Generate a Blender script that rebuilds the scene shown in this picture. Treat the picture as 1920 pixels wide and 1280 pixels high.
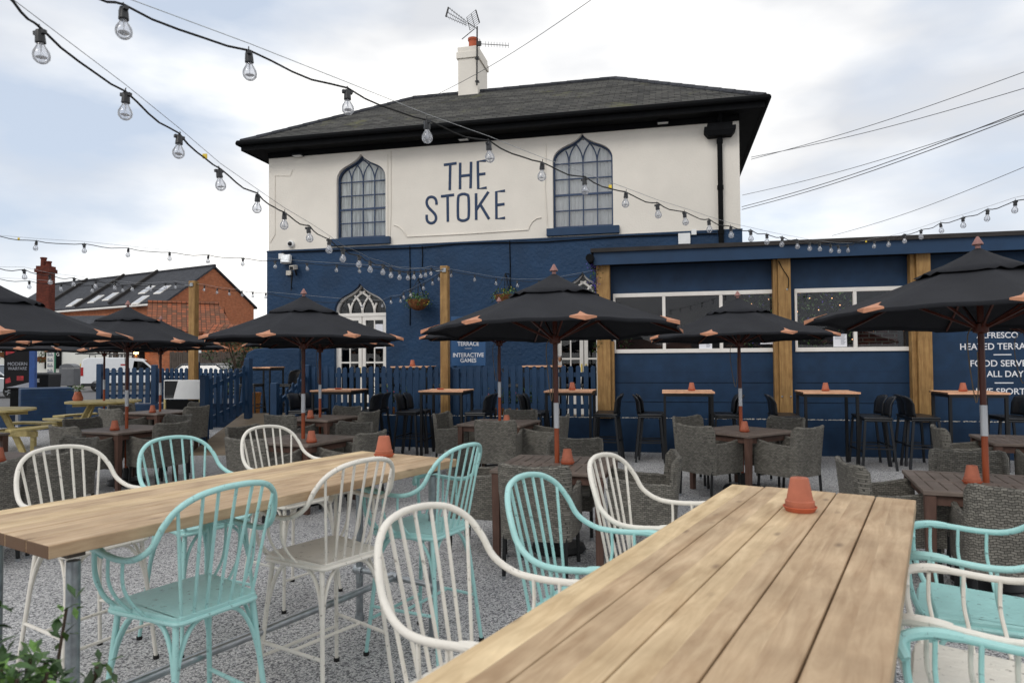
import bpy, bmesh, math, random
from mathutils import Matrix, Vector, noise
from mathutils.geometry import tessellate_polygon
R = math.radians
random.seed(7)
for o in list(bpy.data.objects): bpy.data.objects.remove(o, do_unlink=True)
SC = bpy.context.scene
COL = SC.collection

# ---------------------------------------------------------------- camera, sky, sun, exposure
H = 1.65            # eye height
FPX = 1280.0        # focal length in pixels of a 1920 px wide frame (24 mm)
PITCH = math.atan(34 / FPX)
ROLL = 0.0070
cam = bpy.data.cameras.new('camera'); camo = bpy.data.objects.new('camera', cam); COL.objects.link(camo)
cam.sensor_width = 36; cam.lens = 36 * FPX / 1920
cam.clip_start = 0.05; cam.clip_end = 2000
Rc = Matrix.Rotation(math.pi / 2 + PITCH, 4, 'X') @ Matrix.Rotation(-ROLL, 4, 'Z')
camo.matrix_world = Matrix.Translation((0, 0, H)) @ Rc
cam.dof.use_dof = True; cam.dof.focus_distance = 11.0; cam.dof.aperture_fstop = 4.5
SC.camera = camo
def ray(px, py):
    return (Rc.to_3x3() @ Vector(((px - 960) / FPX, (640 - py) / FPX, -1.0)))
CAMP = Vector((0, 0, H))
def PZ(px, py, z):                      # point of the horizontal plane z seen at that pixel
    d = ray(px, py); t = (z - H) / d.z; return CAMP + d * t
def PY(px, py, y):                      # point at distance y
    d = ray(px, py); t = y / d.y; return CAMP + d * t

SUN_EL, SUN_AZ = R(40), R(215)          # azimuth clockwise from +Y
w = bpy.data.worlds.new('World'); SC.world = w; w.use_nodes = True
nt = w.node_tree; nt.nodes.clear(); N = nt.nodes.new; L = nt.links.new
out = N('ShaderNodeOutputWorld'); bg = N('ShaderNodeBackground'); bg.inputs[1].default_value = 0.1
sky = N('ShaderNodeTexSky'); sky.sky_type = 'NISHITA'; sky.sun_disc = False
sky.sun_elevation = SUN_EL; sky.sun_rotation = SUN_AZ
tc = N('ShaderNodeTexCoord'); mp = N('ShaderNodeMapping'); mp.inputs['Scale'].default_value = (1, 1, 2.6)
mp.inputs['Location'].default_value = (3.1, 0.4, 0.35)
n1 = N('ShaderNodeTexNoise'); n1.inputs['Scale'].default_value = 1.7; n1.inputs['Detail'].default_value = 7; n1.inputs['Roughness'].default_value = .5
n2 = N('ShaderNodeTexNoise'); n2.inputs['Scale'].default_value = 2.6; n2.inputs['Detail'].default_value = 5; n2.inputs['Roughness'].default_value = .45
cr = N('ShaderNodeValToRGB'); cr.color_ramp.elements[0].position = .34; cr.color_ramp.elements[1].position = .52
cc = N('ShaderNodeValToRGB'); cc.color_ramp.elements[0].position = .36; cc.color_ramp.elements[1].position = .60
cc.color_ramp.elements[0].color = (7.3, 7.5, 7.9, 1); cc.color_ramp.elements[1].color = (12.8, 12.6, 12.2, 1)
mixs = N('ShaderNodeMix'); mixs.data_type = 'RGBA'
blue = N('ShaderNodeMix'); blue.data_type = 'RGBA'; blue.inputs[0].default_value = .72; blue.inputs[7].default_value = (7.3, 8.2, 9.6, 1)
L(tc.outputs['Generated'], mp.inputs[0]); L(mp.outputs[0], n1.inputs[0]); L(mp.outputs[0], n2.inputs[0])
L(n1.outputs[0], cr.inputs[0]); L(n2.outputs[0], cc.inputs[0])
L(sky.outputs[0], blue.inputs[6]); L(cr.outputs[0], mixs.inputs[0]); L(blue.outputs[2], mixs.inputs[6]); L(cc.outputs[0], mixs.inputs[7])
L(mixs.outputs[2], bg.inputs[0]); L(bg.outputs[0], out.inputs[0])
sl = bpy.data.lights.new('sun', 'SUN'); sl.energy = 0.9; sl.angle = R(22); sl.color = (1, .96, .9)
so = bpy.data.objects.new('sun', sl); COL.objects.link(so)
so.rotation_euler = Vector((math.sin(SUN_AZ) * math.cos(SUN_EL), math.cos(SUN_AZ) * math.cos(SUN_EL), math.sin(SUN_EL))).to_track_quat('Z', 'Y').to_euler()
so.location = (0, -5, 20)
SC.view_settings.view_transform = 'Standard'; SC.view_settings.look = 'None'
SC.view_settings.exposure = 0.06; SC.view_settings.gamma = 1
SC.render.engine = 'CYCLES'

# ---------------------------------------------------------------- materials
def srgb(r, g, b):
    f = lambda c: ((c / 255 + .055) / 1.055) ** 2.4 if c > 10 else c / 255 / 12.92
    return (f(r), f(g), f(b), 1)
MATS = {}
def _new(name):
    m = bpy.data.materials.new(name); m.use_nodes = True; nt = m.node_tree
    b = nt.nodes['Principled BSDF']; MATS[name] = m
    return m, nt, b
def mat(name, col, rough=.6, metal=0, var=.12, vscale=6, bump=0, bscale=40, spec=.5, stretch=None, detail=4, col2=None, fac=(.35, .65)):
    m, nt, b = _new(name); N = nt.nodes.new; L = nt.links.new
    b.inputs['Roughness'].default_value = rough; b.inputs['Metallic'].default_value = metal
    b.inputs['Specular IOR Level'].default_value = spec
    tc = N('ShaderNodeTexCoord'); mp = N('ShaderNodeMapping')
    if stretch: mp.inputs['Scale'].default_value = stretch
    L(tc.outputs['Object'], mp.inputs[0])
    n = N('ShaderNodeTexNoise'); n.inputs['Scale'].default_value = vscale; n.inputs['Detail'].default_value = detail
    L(mp.outputs[0], n.inputs[0])
    r = N('ShaderNodeValToRGB'); r.color_ramp.elements[0].position = fac[0]; r.color_ramp.elements[1].position = fac[1]
    c2 = col2 or tuple(min(1, c * (1 + var)) for c in col[:3]) + (1,)
    c1 = col if col2 else tuple(c * (1 - var) for c in col[:3]) + (1,)
    r.color_ramp.elements[0].color = c1; r.color_ramp.elements[1].color = c2
    L(n.outputs[0], r.inputs[0]); L(r.outputs[0], b.inputs['Base Color'])
    if bump:
        n3 = N('ShaderNodeTexNoise'); n3.inputs['Scale'].default_value = bscale; n3.inputs['Detail'].default_value = 3
        L(mp.outputs[0], n3.inputs[0])
        bp = N('ShaderNodeBump'); bp.inputs['Strength'].default_value = min(1, bump); bp.inputs['Distance'].default_value = .01 * max(1, bump)
        L(n3.outputs[0], bp.inputs['Height']); L(bp.outputs[0], b.inputs['Normal'])
    return m
def emis(name, col, s):
    m, nt, b = _new(name); b.inputs['Emission Color'].default_value = col; b.inputs['Emission Strength'].default_value = s
    b.inputs['Base Color'].default_value = col; return m
def math_n(nt, op, a, b=None):
    n = nt.nodes.new('ShaderNodeMath'); n.operation = op
    for i, v in enumerate((a, b)):
        if v is None: continue
        if isinstance(v, (int, float)): n.inputs[i].default_value = v
        else: nt.links.new(v, n.inputs[i])
    return n.outputs[0]
def brickmat(name, c1, c2, mortar, bw, bh, ms=.01, mode='xy', rough=.85, bump=.5, offset=.5, zk=1.0, bias=0, moss=None, dist=.008, msm=.1):
    m, nt, b = _new(name); N = nt.nodes.new; L = nt.links.new
    b.inputs['Roughness'].default_value = rough; b.inputs['Specular IOR Level'].default_value = .3
    tc = N('ShaderNodeTexCoord'); sp = N('ShaderNodeSeparateXYZ'); cb = N('ShaderNodeCombineXYZ')
    L(tc.outputs['Object'], sp.inputs[0])
    u = math_n(nt, 'ADD', sp.outputs[0], sp.outputs[1]) if mode == 'xy' else sp.outputs[0]
    L(u, cb.inputs[0]); L(math_n(nt, 'MULTIPLY', sp.outputs[2] if mode != 'flat' else sp.outputs[1], zk), cb.inputs[1])
    bt = N('ShaderNodeTexBrick'); bt.inputs['Scale'].default_value = 1; bt.offset = offset
    bt.inputs['Brick Width'].default_value = bw; bt.inputs['Row Height'].default_value = bh
    bt.inputs['Mortar Size'].default_value = ms; bt.inputs['Mortar Smooth'].default_value = msm; bt.inputs['Bias'].default_value = bias
    bt.inputs['Color1'].default_value = c1; bt.inputs['Color2'].default_value = c2; bt.inputs['Mortar'].default_value = mortar
    L(cb.outputs[0], bt.inputs[0])
    n = N('ShaderNodeTexNoise'); n.inputs['Scale'].default_value = 5; n.inputs['Detail'].default_value = 6; L(tc.outputs['Object'], n.inputs[0])
    mx = N('ShaderNodeMix'); mx.data_type = 'RGBA'; mx.blend_type = 'MULTIPLY'; mx.inputs[0].default_value = .6
    rr = N('ShaderNodeValToRGB'); rr.color_ramp.elements[0].position = .3; rr.color_ramp.elements[1].position = .7
    rr.color_ramp.elements[0].color = (.55, .55, .55, 1); L(n.outputs[0], rr.inputs[0])
    L(bt.outputs[0], mx.inputs[6]); L(rr.outputs[0], mx.inputs[7])
    outc = mx.outputs[2]
    if moss:
        n4 = N('ShaderNodeTexNoise'); n4.inputs['Scale'].default_value = .9; n4.inputs['Detail'].default_value = 8; n4.inputs['Roughness'].default_value = .75
        L(tc.outputs['Object'], n4.inputs[0]); r4 = N('ShaderNodeValToRGB'); r4.color_ramp.elements[0].position = .56; r4.color_ramp.elements[1].position = .74
        L(n4.outputs[0], r4.inputs[0]); m4 = N('ShaderNodeMix'); m4.data_type = 'RGBA'
        L(r4.outputs[0], m4.inputs[0]); L(outc, m4.inputs[6]); m4.inputs[7].default_value = moss; outc = m4.outputs[2]
    L(outc, b.inputs['Base Color'])
    bp = N('ShaderNodeBump'); bp.invert = True; bp.inputs['Strength'].default_value = bump; bp.inputs['Distance'].default_value = dist
    L(bt.outputs['Fac'], bp.inputs['Height'])
    n5 = N('ShaderNodeTexNoise'); n5.inputs['Scale'].default_value = 60; L(tc.outputs['Object'], n5.inputs[0])
    bp2 = N('ShaderNodeBump'); bp2.inputs['Strength'].default_value = .25; bp2.inputs['Distance'].default_value = .004
    L(n5.outputs[0], bp2.inputs['Height']); L(bp.outputs[0], bp2.inputs['Normal']); L(bp2.outputs[0], b.inputs['Normal'])
    return m
def woodmat(name, c1, c2, plank=None, axis='x', rough=.62, knots=True, dark=(.16, .10, .06, 1), gs=1.0):
    m, nt, b = _new(name); N = nt.nodes.new; L = nt.links.new
    b.inputs['Roughness'].default_value = rough; b.inputs['Specular IOR Level'].default_value = .35
    tc = N('ShaderNodeTexCoord'); mp = N('ShaderNodeMapping')
    s = {'x': (1.9, 15, 15), 'z': (15, 15, 1.6)}[axis]
    mp.inputs['Scale'].default_value = tuple(k * gs for k in s)
    src = tc.outputs['Object']
    if plank:
        sp = N('ShaderNodeSeparateXYZ'); L(src, sp.inputs[0])
        idx = math_n(nt, 'FLOOR', math_n(nt, 'DIVIDE', sp.outputs[1], plank))
        wn = N('ShaderNodeTexWhiteNoise'); wn.noise_dimensions = '1D'; L(idx, wn.inputs['W'])
        cb = N('ShaderNodeCombineXYZ'); L(math_n(nt, 'ADD', sp.outputs[0], math_n(nt, 'MULTIPLY', wn.outputs[0], 30)), cb.inputs[0]); L(sp.outputs[1], cb.inputs[1]); L(sp.outputs[2], cb.inputs[2])
        src = cb.outputs[0]
    L(src, mp.inputs[0])
    n = N('ShaderNodeTexNoise'); n.inputs['Scale'].default_value = 1.6; n.inputs['Detail'].default_value = 7; n.inputs['Roughness'].default_value = .62; n.inputs['Distortion'].default_value = .6
    L(mp.outputs[0], n.inputs[0])
    r = N('ShaderNodeValToRGB'); e = r.color_ramp.elements; e[0].position = .3; e[0].color = c1; e[1].position = .68; e[1].color = c2
    L(n.outputs[0], r.inputs[0]); col = r.outputs[0]
    n2 = N('ShaderNodeTexNoise'); n2.inputs['Scale'].default_value = 5.5; n2.inputs['Detail'].default_value = 5; L(src, n2.inputs[0])
    mx = N('ShaderNodeMix'); mx.data_type = 'RGBA'; mx.blend_type = 'MULTIPLY'; mx.inputs[0].default_value = .55
    r2 = N('ShaderNodeValToRGB'); r2.color_ramp.elements[0].position = .3; r2.color_ramp.elements[1].position = .7; r2.color_ramp.elements[0].color = (.50, .47, .43, 1)
    L(n2.outputs[0], r2.inputs[0]); L(col, mx.inputs[6]); L(r2.outputs[0], mx.inputs[7]); col = mx.outputs[2]
    if plank:
        hs = N('ShaderNodeHueSaturation'); L(col, hs.inputs['Color'])
        L(math_n(nt, 'ADD', math_n(nt, 'MULTIPLY', wn.outputs[0], .35), .82), hs.inputs['Value'])
        L(math_n(nt, 'ADD', math_n(nt, 'MULTIPLY', wn.outputs[0], .014), .493), hs.inputs['Hue']); col = hs.outputs[0]
    if knots:
        mp2 = N('ShaderNodeMapping'); mp2.inputs['Scale'].default_value = {'x': (3.4, 8, 8), 'z': (8, 8, 3.4)}[axis]; L(src, mp2.inputs[0])
        vo = N('ShaderNodeTexVoronoi'); vo.inputs['Scale'].default_value = 1; L(mp2.outputs[0], vo.inputs[0])
        vr = N('ShaderNodeValToRGB'); vr.color_ramp.elements[0].position = .03; vr.color_ramp.elements[0].color = (1, 1, 1, 1); vr.color_ramp.elements[1].position = .13; vr.color_ramp.elements[1].color = (0, 0, 0, 1)
        L(vo.outputs['Distance'], vr.inputs[0]); m5 = N('ShaderNodeMix'); m5.data_type = 'RGBA'
        L(math_n(nt, 'MULTIPLY', vr.outputs[0], .75), m5.inputs[0]); L(col, m5.inputs[6]); m5.inputs[7].default_value = dark; col = m5.outputs[2]
    if plank and axis == 'x':      # saw-cut end grain is darker wood
        sn = N('ShaderNodeSeparateXYZ'); L(tc.outputs['Normal'], sn.inputs[0]); m6 = N('ShaderNodeMix'); m6.data_type = 'RGBA'
        L(math_n(nt, 'GREATER_THAN', math_n(nt, 'ABSOLUTE', sn.outputs[0]), .8), m6.inputs[0]); L(col, m6.inputs[6]); m6.inputs[7].default_value = srgb(96, 72, 52); col = m6.outputs[2]
    L(col, b.inputs['Base Color'])
    bp = N('ShaderNodeBump'); bp.inputs['Strength'].default_value = .35; bp.inputs['Distance'].default_value = .003
    L(n.outputs[0], bp.inputs['Height']); L(bp.outputs[0], b.inputs['Normal'])
    return m

mat('cream_render', srgb(228, 222, 212), .85, var=.05, vscale=.9, stretch=(1, 1, 1), bump=.6, bscale=26, spec=.2, detail=8)
mat('blue_render', srgb(26, 55, 85), .62, var=.16, vscale=1.5, bump=1.8, bscale=15, spec=.3, detail=8)
mat('blue_paint', srgb(26, 55, 85), .55, var=.10, vscale=3, bump=.15, bscale=60, spec=.35)
brickmat('blue_block', srgb(26, 55, 85), srgb(25, 52, 81), srgb(23, 45, 76), 9.0, .47, .003, mode='x', rough=.55, bump=.3)
brickmat('blue_brick', srgb(26, 55, 85), srgb(30, 56, 84), srgb(24, 50, 88), .225, .075, .006, rough=.6, bump=.8)
mat('navy_frame', srgb(38, 60, 92), .45, var=.05)
mat('navy_letter', srgb(34, 56, 88), .7, var=.05)
mat('white_paint', srgb(228, 224, 218), .5, var=.04)
mat('white_letter', srgb(225, 226, 230), .6, var=.04)
mat('black_paint', srgb(14, 15, 17), .85, var=.2, spec=.15)
mat('black_metal', srgb(20, 21, 23), .45, var=.2, metal=.2)
mat('black_plastic', srgb(28, 30, 34), .42, var=.1)
mat('felt_roof', srgb(48, 45, 44), .9, var=.2, vscale=3, bump=.5)
brickmat('slate', srgb(98, 97, 93), srgb(70, 70, 69), srgb(34, 33, 33), .28, .14, .008, mode='x', zk=1.9, rough=.8, bump=.9, moss=srgb(112, 112, 72), dist=.02)
brickmat('slate_dark', srgb(66, 68, 74), srgb(54, 56, 62), srgb(36, 37, 42), .35, .2, .01, mode='x', rough=.75, bump=.5, zk=1.6)
brickmat('clay_tile', srgb(166, 96, 66), srgb(112, 80, 62), srgb(84, 56, 44), .3, .3, .022, mode='x', zk=1.7, rough=.85, bump=1, offset=0, dist=.03)
brickmat('red_brick', srgb(188, 110, 72), srgb(166, 92, 60), srgb(156, 122, 98), .23, .078, .01, rough=.9, bump=.4)
brickmat('dark_brick', srgb(122, 62, 46), srgb(92, 50, 42), srgb(150, 138, 124), .23, .078, .012, rough=.9, bump=.4)
brickmat('chimney_brick', srgb(118, 56, 42), srgb(86, 40, 32), srgb(90, 52, 42), .23, .078, .012, rough=.9, bump=.5)
woodmat('deal_top', srgb(178, 149, 113), srgb(222, 197, 160), plank=.146)
woodmat('deal_edge', srgb(150, 116, 72), srgb(190, 156, 108), knots=False)
woodmat('post_wood', srgb(134, 100, 58), srgb(176, 140, 88), axis='z', dark=(.12, .07, .04, 1))
woodmat('picnic_wood', srgb(178, 160, 104), srgb(206, 190, 136), knots=False)
woodmat('brown_slat', srgb(106, 94, 87), srgb(134, 120, 111), knots=False, rough=.5)
woodmat('brown_leg', srgb(84, 62, 54), srgb(104, 78, 68), axis='z', knots=False, rough=.5)
woodmat('orange_top', srgb(246, 178, 134), srgb(253, 208, 170), plank=.1, knots=False, rough=.4)
woodmat('planter_wood', srgb(170, 108, 52), srgb(196, 134, 72), knots=False)
woodmat('pole_wood', srgb(74, 34, 24), srgb(98, 46, 32), axis='z', knots=False, rough=.35)
woodmat('pole_orange', srgb(138, 66, 38), srgb(164, 82, 48), axis='z', knots=False, rough=.35)
woodmat('fence_wood', srgb(70, 62, 56), srgb(92, 82, 74), axis='z', knots=False)
mat('steel', srgb(170, 174, 178), .32, metal=.85, var=.15, vscale=20)
mat('galv', srgb(150, 156, 160), .38, metal=.8, var=.2, vscale=25)
mat('finial_wood', srgb(138, 96, 90), .5, var=.1)
mat('terracotta', srgb(172, 100, 76), .8, var=.12, vscale=12, bump=.1)
mat('clay_pot', srgb(176, 88, 58), .8, var=.15, vscale=8)
mat('tip_leather', srgb(184, 128, 98), .7, var=.08, vscale=20)
mat('rubber', srgb(18, 18, 18), .8)
mat('chrome_silver', srgb(190, 192, 196), .35, metal=.3, var=.05)
mat('canvas', srgb(44, 45, 49), .9, var=.10, vscale=4, bump=.25, bscale=300, spec=.12)
mat('cord', srgb(120, 104, 84), .9)
mat('white_box', srgb(225, 226, 226), .5, var=.03)
mat('grey_paint', srgb(96, 98, 102), .5, var=.08)
mat('paper', srgb(225, 226, 232), .7, var=.02)
mat('paper_ink', srgb(120, 124, 136), .7, var=.02)
mat('curtain', srgb(206, 208, 203), .9, var=.4, vscale=7, stretch=(6, 1, .25))
mat('blind', srgb(216, 216, 214), .9, var=.05, vscale=2)
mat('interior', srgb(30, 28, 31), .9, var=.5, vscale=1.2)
mat('interior_wood', srgb(78, 50, 36), .7, var=.3, vscale=3)
mat('asphalt', srgb(96, 96, 98), .92, var=.12, vscale=2, bump=.4, bscale=120, detail=8)
mat('pavement', srgb(140, 138, 134), .9, var=.1, vscale=3, bump=.3, bscale=60)
mat('white_wall', srgb(214, 214, 208), .85, var=.05, vscale=1, bump=.3)
mat('deck_wood', srgb(120, 106, 88), .7, var=.2, vscale=4, stretch=(1, 10, 1))
mat('sign_teal', srgb(34, 78, 122), .5, var=.04)
mat('green_leaf', srgb(48, 76, 34), .6, var=.5, vscale=14)
mat('green_leaf_light', srgb(84, 118, 50), .55, var=.45, vscale=14)
mat('tree_leaf', srgb(48, 66, 34), .7, var=.5, vscale=2)
mat('bark', srgb(70, 56, 44), .9, var=.3, vscale=6)
mat('purple_flower', srgb(104, 84, 190), .6, var=.2, vscale=30)
mat('pink_flower', srgb(196, 80, 120), .6, var=.2, vscale=30)
mat('yellow_plastic', srgb(226, 196, 60), .5)
mat('coir', srgb(120, 76, 44), .95, var=.35, vscale=25, bump=.8, bscale=60)
mat('car_silver', srgb(176, 180, 184), .3, metal=.5, var=.02)
mat('car_dark', srgb(36, 42, 54), .25, var=.05, spec=.7)
mat('van_white', srgb(226, 228, 230), .3, var=.02, spec=.6)
mat('red_lens', srgb(170, 24, 24), .3)
mat('royal_blue', srgb(28, 66, 128), .5)
mat('poster_dark', srgb(14, 12, 15), .5, var=.3, vscale=2, spec=.2)
mat('poster_red', srgb(150, 26, 34), .3, var=.4, vscale=9)
mat('poster_grey', srgb(150, 152, 160), .3)
mat('timetable', srgb(214, 214, 208), .5)
mat('sign_green', srgb(40, 110, 80), .5)
mat('beer', srgb(206, 130, 30), .15, spec=.7)
mat('stone_pale', srgb(196, 190, 180), .9, var=.3, vscale=40)
emis('lamp_glow', (1, .55, .2, 1), 9)
emis('fairy_glow', (1, .5, .22, 1), 3)

def chippedmat(name, col, chip):
    m = mat(name, col, .34, var=.05, vscale=5, bump=.35, bscale=45, spec=.45)
    nt = m.node_tree; N = nt.nodes.new; L = nt.links.new; b = nt.nodes['Principled BSDF']
    old = b.inputs['Base Color'].links[0].from_socket
    tc = N('ShaderNodeTexCoord'); n = N('ShaderNodeTexNoise'); n.inputs['Scale'].default_value = 34; n.inputs['Detail'].default_value = 5; n.inputs['Roughness'].default_value = .7
    L(tc.outputs['Object'], n.inputs[0]); r = N('ShaderNodeValToRGB'); r.color_ramp.elements[0].position = .615; r.color_ramp.elements[1].position = .66
    L(n.outputs[0], r.inputs[0]); mx = N('ShaderNodeMix'); mx.data_type = 'RGBA'
    L(math_n(nt, 'MULTIPLY', r.outputs[0], .7), mx.inputs[0]); L(old, mx.inputs[6]); mx.inputs[7].default_value = chip; L(mx.outputs[2], b.inputs['Base Color'])
chippedmat('aqua_paint', srgb(160, 206, 203), srgb(84, 100, 100))
chippedmat('ivory_paint', srgb(222, 217, 207), srgb(112, 104, 96))

def wickermat():
    m, nt, b = _new('wicker'); N = nt.nodes.new; L = nt.links.new
    b.inputs['Roughness'].default_value = .6; b.inputs['Specular IOR Level'].default_value = .35
    tc = N('ShaderNodeTexCoord'); sp = N('ShaderNodeSeparateXYZ'); cb = N('ShaderNodeCombineXYZ'); L(tc.outputs['Object'], sp.inputs[0])
    L(math_n(nt, 'ADD', sp.outputs[0], sp.outputs[1]), cb.inputs[0]); wv = math_n(nt, 'MULTIPLY', math_n(nt, 'SINE', math_n(nt, 'MULTIPLY', math_n(nt, 'ADD', sp.outputs[0], sp.outputs[1]), 92)), .003)
    L(math_n(nt, 'ADD', sp.outputs[2], wv), cb.inputs[1])
    bt = N('ShaderNodeTexBrick'); bt.inputs['Scale'].default_value = 1; bt.inputs['Brick Width'].default_value = .034; bt.inputs['Row Height'].default_value = .0165
    bt.inputs['Mortar Size'].default_value = .0024; bt.inputs['Mortar Smooth'].default_value = .9
    bt.inputs['Color1'].default_value = srgb(142, 138, 129); bt.inputs['Color2'].default_value = srgb(106, 103, 96); bt.inputs['Mortar'].default_value = srgb(70, 68, 63)
    L(cb.outputs[0], bt.inputs[0]); 
    n = N('ShaderNodeTexNoise'); n.inputs['Scale'].default_value = 7; n.inputs['Detail'].default_value = 4; L(tc.outputs['Object'], n.inputs[0])
    mx = N('ShaderNodeMix'); mx.data_type = 'RGBA'; mx.blend_type = 'MULTIPLY'; mx.inputs[0].default_value = .4
    L(bt.outputs[0], mx.inputs[6]); L(n.outputs[0], mx.inputs[7]); L(mx.outputs[2], b.inputs['Base Color'])
    bp = N('ShaderNodeBump'); bp.invert = True; bp.inputs['Strength'].default_value = .9; bp.inputs['Distance'].default_value = .006
    L(bt.outputs['Fac'], bp.inputs['Height']); L(bp.outputs[0], b.inputs['Normal'])
wickermat()

def gravelmat():
    m, nt, b = _new('gravel'); N = nt.nodes.new; L = nt.links.new
    b.inputs['Roughness'].default_value = .9; b.inputs['Specular IOR Level'].default_value = .25
    tc = N('ShaderNodeTexCoord')
    vo = N('ShaderNodeTexVoronoi'); vo.inputs['Scale'].default_value = 100; L(tc.outputs['Object'], vo.inputs[0])
    sp = N('ShaderNodeSeparateColor'); L(vo.outputs['Color'], sp.inputs[0])
    r = N('ShaderNodeValToRGB'); e = r.color_ramp.elements; e[0].position = 0; e[0].color = srgb(100, 100, 103); e[1].position = 1; e[1].color = srgb(232, 231, 230)
    e2 = e.new(.22); e2.color = srgb(146, 146, 149); e3 = e.new(.5); e3.color = srgb(206, 206, 207); e4 = e.new(.75); e4.color = srgb(212, 211, 210)
    L(sp.outputs[0], r.inputs[0])
    vd = N('ShaderNodeTexVoronoi'); vd.feature = 'DISTANCE_TO_EDGE'; vd.inputs['Scale'].default_value = 100; L(tc.outputs['Object'], vd.inputs[0])
    r2 = N('ShaderNodeValToRGB'); r2.color_ramp.elements[0].position = 0; r2.color_ramp.elements[0].color = (.25, .25, .26, 1); r2.color_ramp.elements[1].position = .14
    L(vd.outputs[0], r2.inputs[0])
    mx = N('ShaderNodeMix'); mx.data_type = 'RGBA'; mx.blend_type = 'MULTIPLY'; mx.inputs[0].default_value = .8
    L(r.outputs[0], mx.inputs[6]); L(r2.outputs[0], mx.inputs[7])
    n = N('ShaderNodeTexNoise'); n.inputs['Scale'].default_value = .9; n.inputs['Detail'].default_value = 6; n.inputs['Roughness'].default_value = .6; L(tc.outputs['Object'], n.inputs[0])
    r3 = N('ShaderNodeValToRGB'); r3.color_ramp.elements[0].position = .35; r3.color_ramp.elements[0].color = (.84, .84, .84, 1); r3.color_ramp.elements[1].position = .65
    L(n.outputs[0], r3.inputs[0]); m2 = N('ShaderNodeMix'); m2.data_type = 'RGBA'; m2.blend_type = 'MULTIPLY'; m2.inputs[0].default_value = .7
    L(mx.outputs[2], m2.inputs[6]); L(r3.outputs[0], m2.inputs[7]); L(m2.outputs[2], b.inputs['Base Color'])
    bp = N('ShaderNodeBump'); bp.inputs['Strength'].default_value = 1; bp.inputs['Distance'].default_value = .006
    L(math_n(nt, 'ADD', vd.outputs[0], sp.outputs[1]), bp.inputs['Height']); L(bp.outputs[0], b.inputs['Normal'])
gravelmat()

def glassmat(name, tint, refl=.12, rough=0.0, fk=1.0):
    m = bpy.data.materials.new(name); m.use_nodes = True; nt = m.node_tree; nt.nodes.clear(); N = nt.nodes.new; L = nt.links.new
    o = N('ShaderNodeOutputMaterial'); t = N('ShaderNodeBsdfTransparent'); t.inputs[0].default_value = tint
    g = N('ShaderNodeBsdfGlossy'); g.inputs['Roughness'].default_value = rough; g.inputs[0].default_value = (1, 1, 1, 1)
    lw = N('ShaderNodeFresnel'); lw.inputs[0].default_value = 1.5
    mx = N('ShaderNodeMixShader'); L(math_n(nt, 'ADD', math_n(nt, 'MULTIPLY', lw.outputs[0], fk), refl), mx.inputs[0]); L(t.outputs[0], mx.inputs[1]); L(g.outputs[0], mx.inputs[2]); L(mx.outputs[0], o.inputs[0])
    MATS[name] = m
glassmat('pane_dark', (.88, .89, .9, 1), .0, fk=.6)
glassmat('pane_clear', (.95, .96, .97, 1), .02)
m, nt_, b_ = _new('bulb_glass'); b_.inputs['Transmission Weight'].default_value = 1; b_.inputs['Roughness'].default_value = 0.02; b_.inputs['IOR'].default_value = 1.42
b_.inputs['Base Color'].default_value = (1, 1, 1, 1)
m = bpy.data.materials.new('bulb_glass'); m.use_nodes = True; nt = m.node_tree; nt.nodes.clear(); N = nt.nodes.new; L = nt.links.new
o = N('ShaderNodeOutputMaterial'); t_ = N('ShaderNodeBsdfTransparent'); t_.inputs[0].default_value = (.97, .98, 1, 1); g_ = N('ShaderNodeBsdfGlossy'); g_.inputs['Roughness'].default_value = .03
tl = N('ShaderNodeBsdfTranslucent'); tl.inputs[0].default_value = (.95, .96, 1, 1); m1 = N('ShaderNodeMixShader'); m1.inputs[0].default_value = .27; m2 = N('ShaderNodeMixShader'); fr_ = N('ShaderNodeFresnel'); fr_.inputs[0].default_value = 1.35
L(t_.outputs[0], m1.inputs[1]); L(tl.outputs[0], m1.inputs[2]); L(math_n(nt, 'ADD', math_n(nt, 'MULTIPLY', fr_.outputs[0], .8), .06), m2.inputs[0]); L(m1.outputs[0], m2.inputs[1]); L(g_.outputs[0], m2.inputs[2]); L(m2.outputs[0], o.inputs[0]); MATS['bulb_glass'] = m
glassmat('car_glass', (.12, .14, .15, 1), .05)

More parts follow.
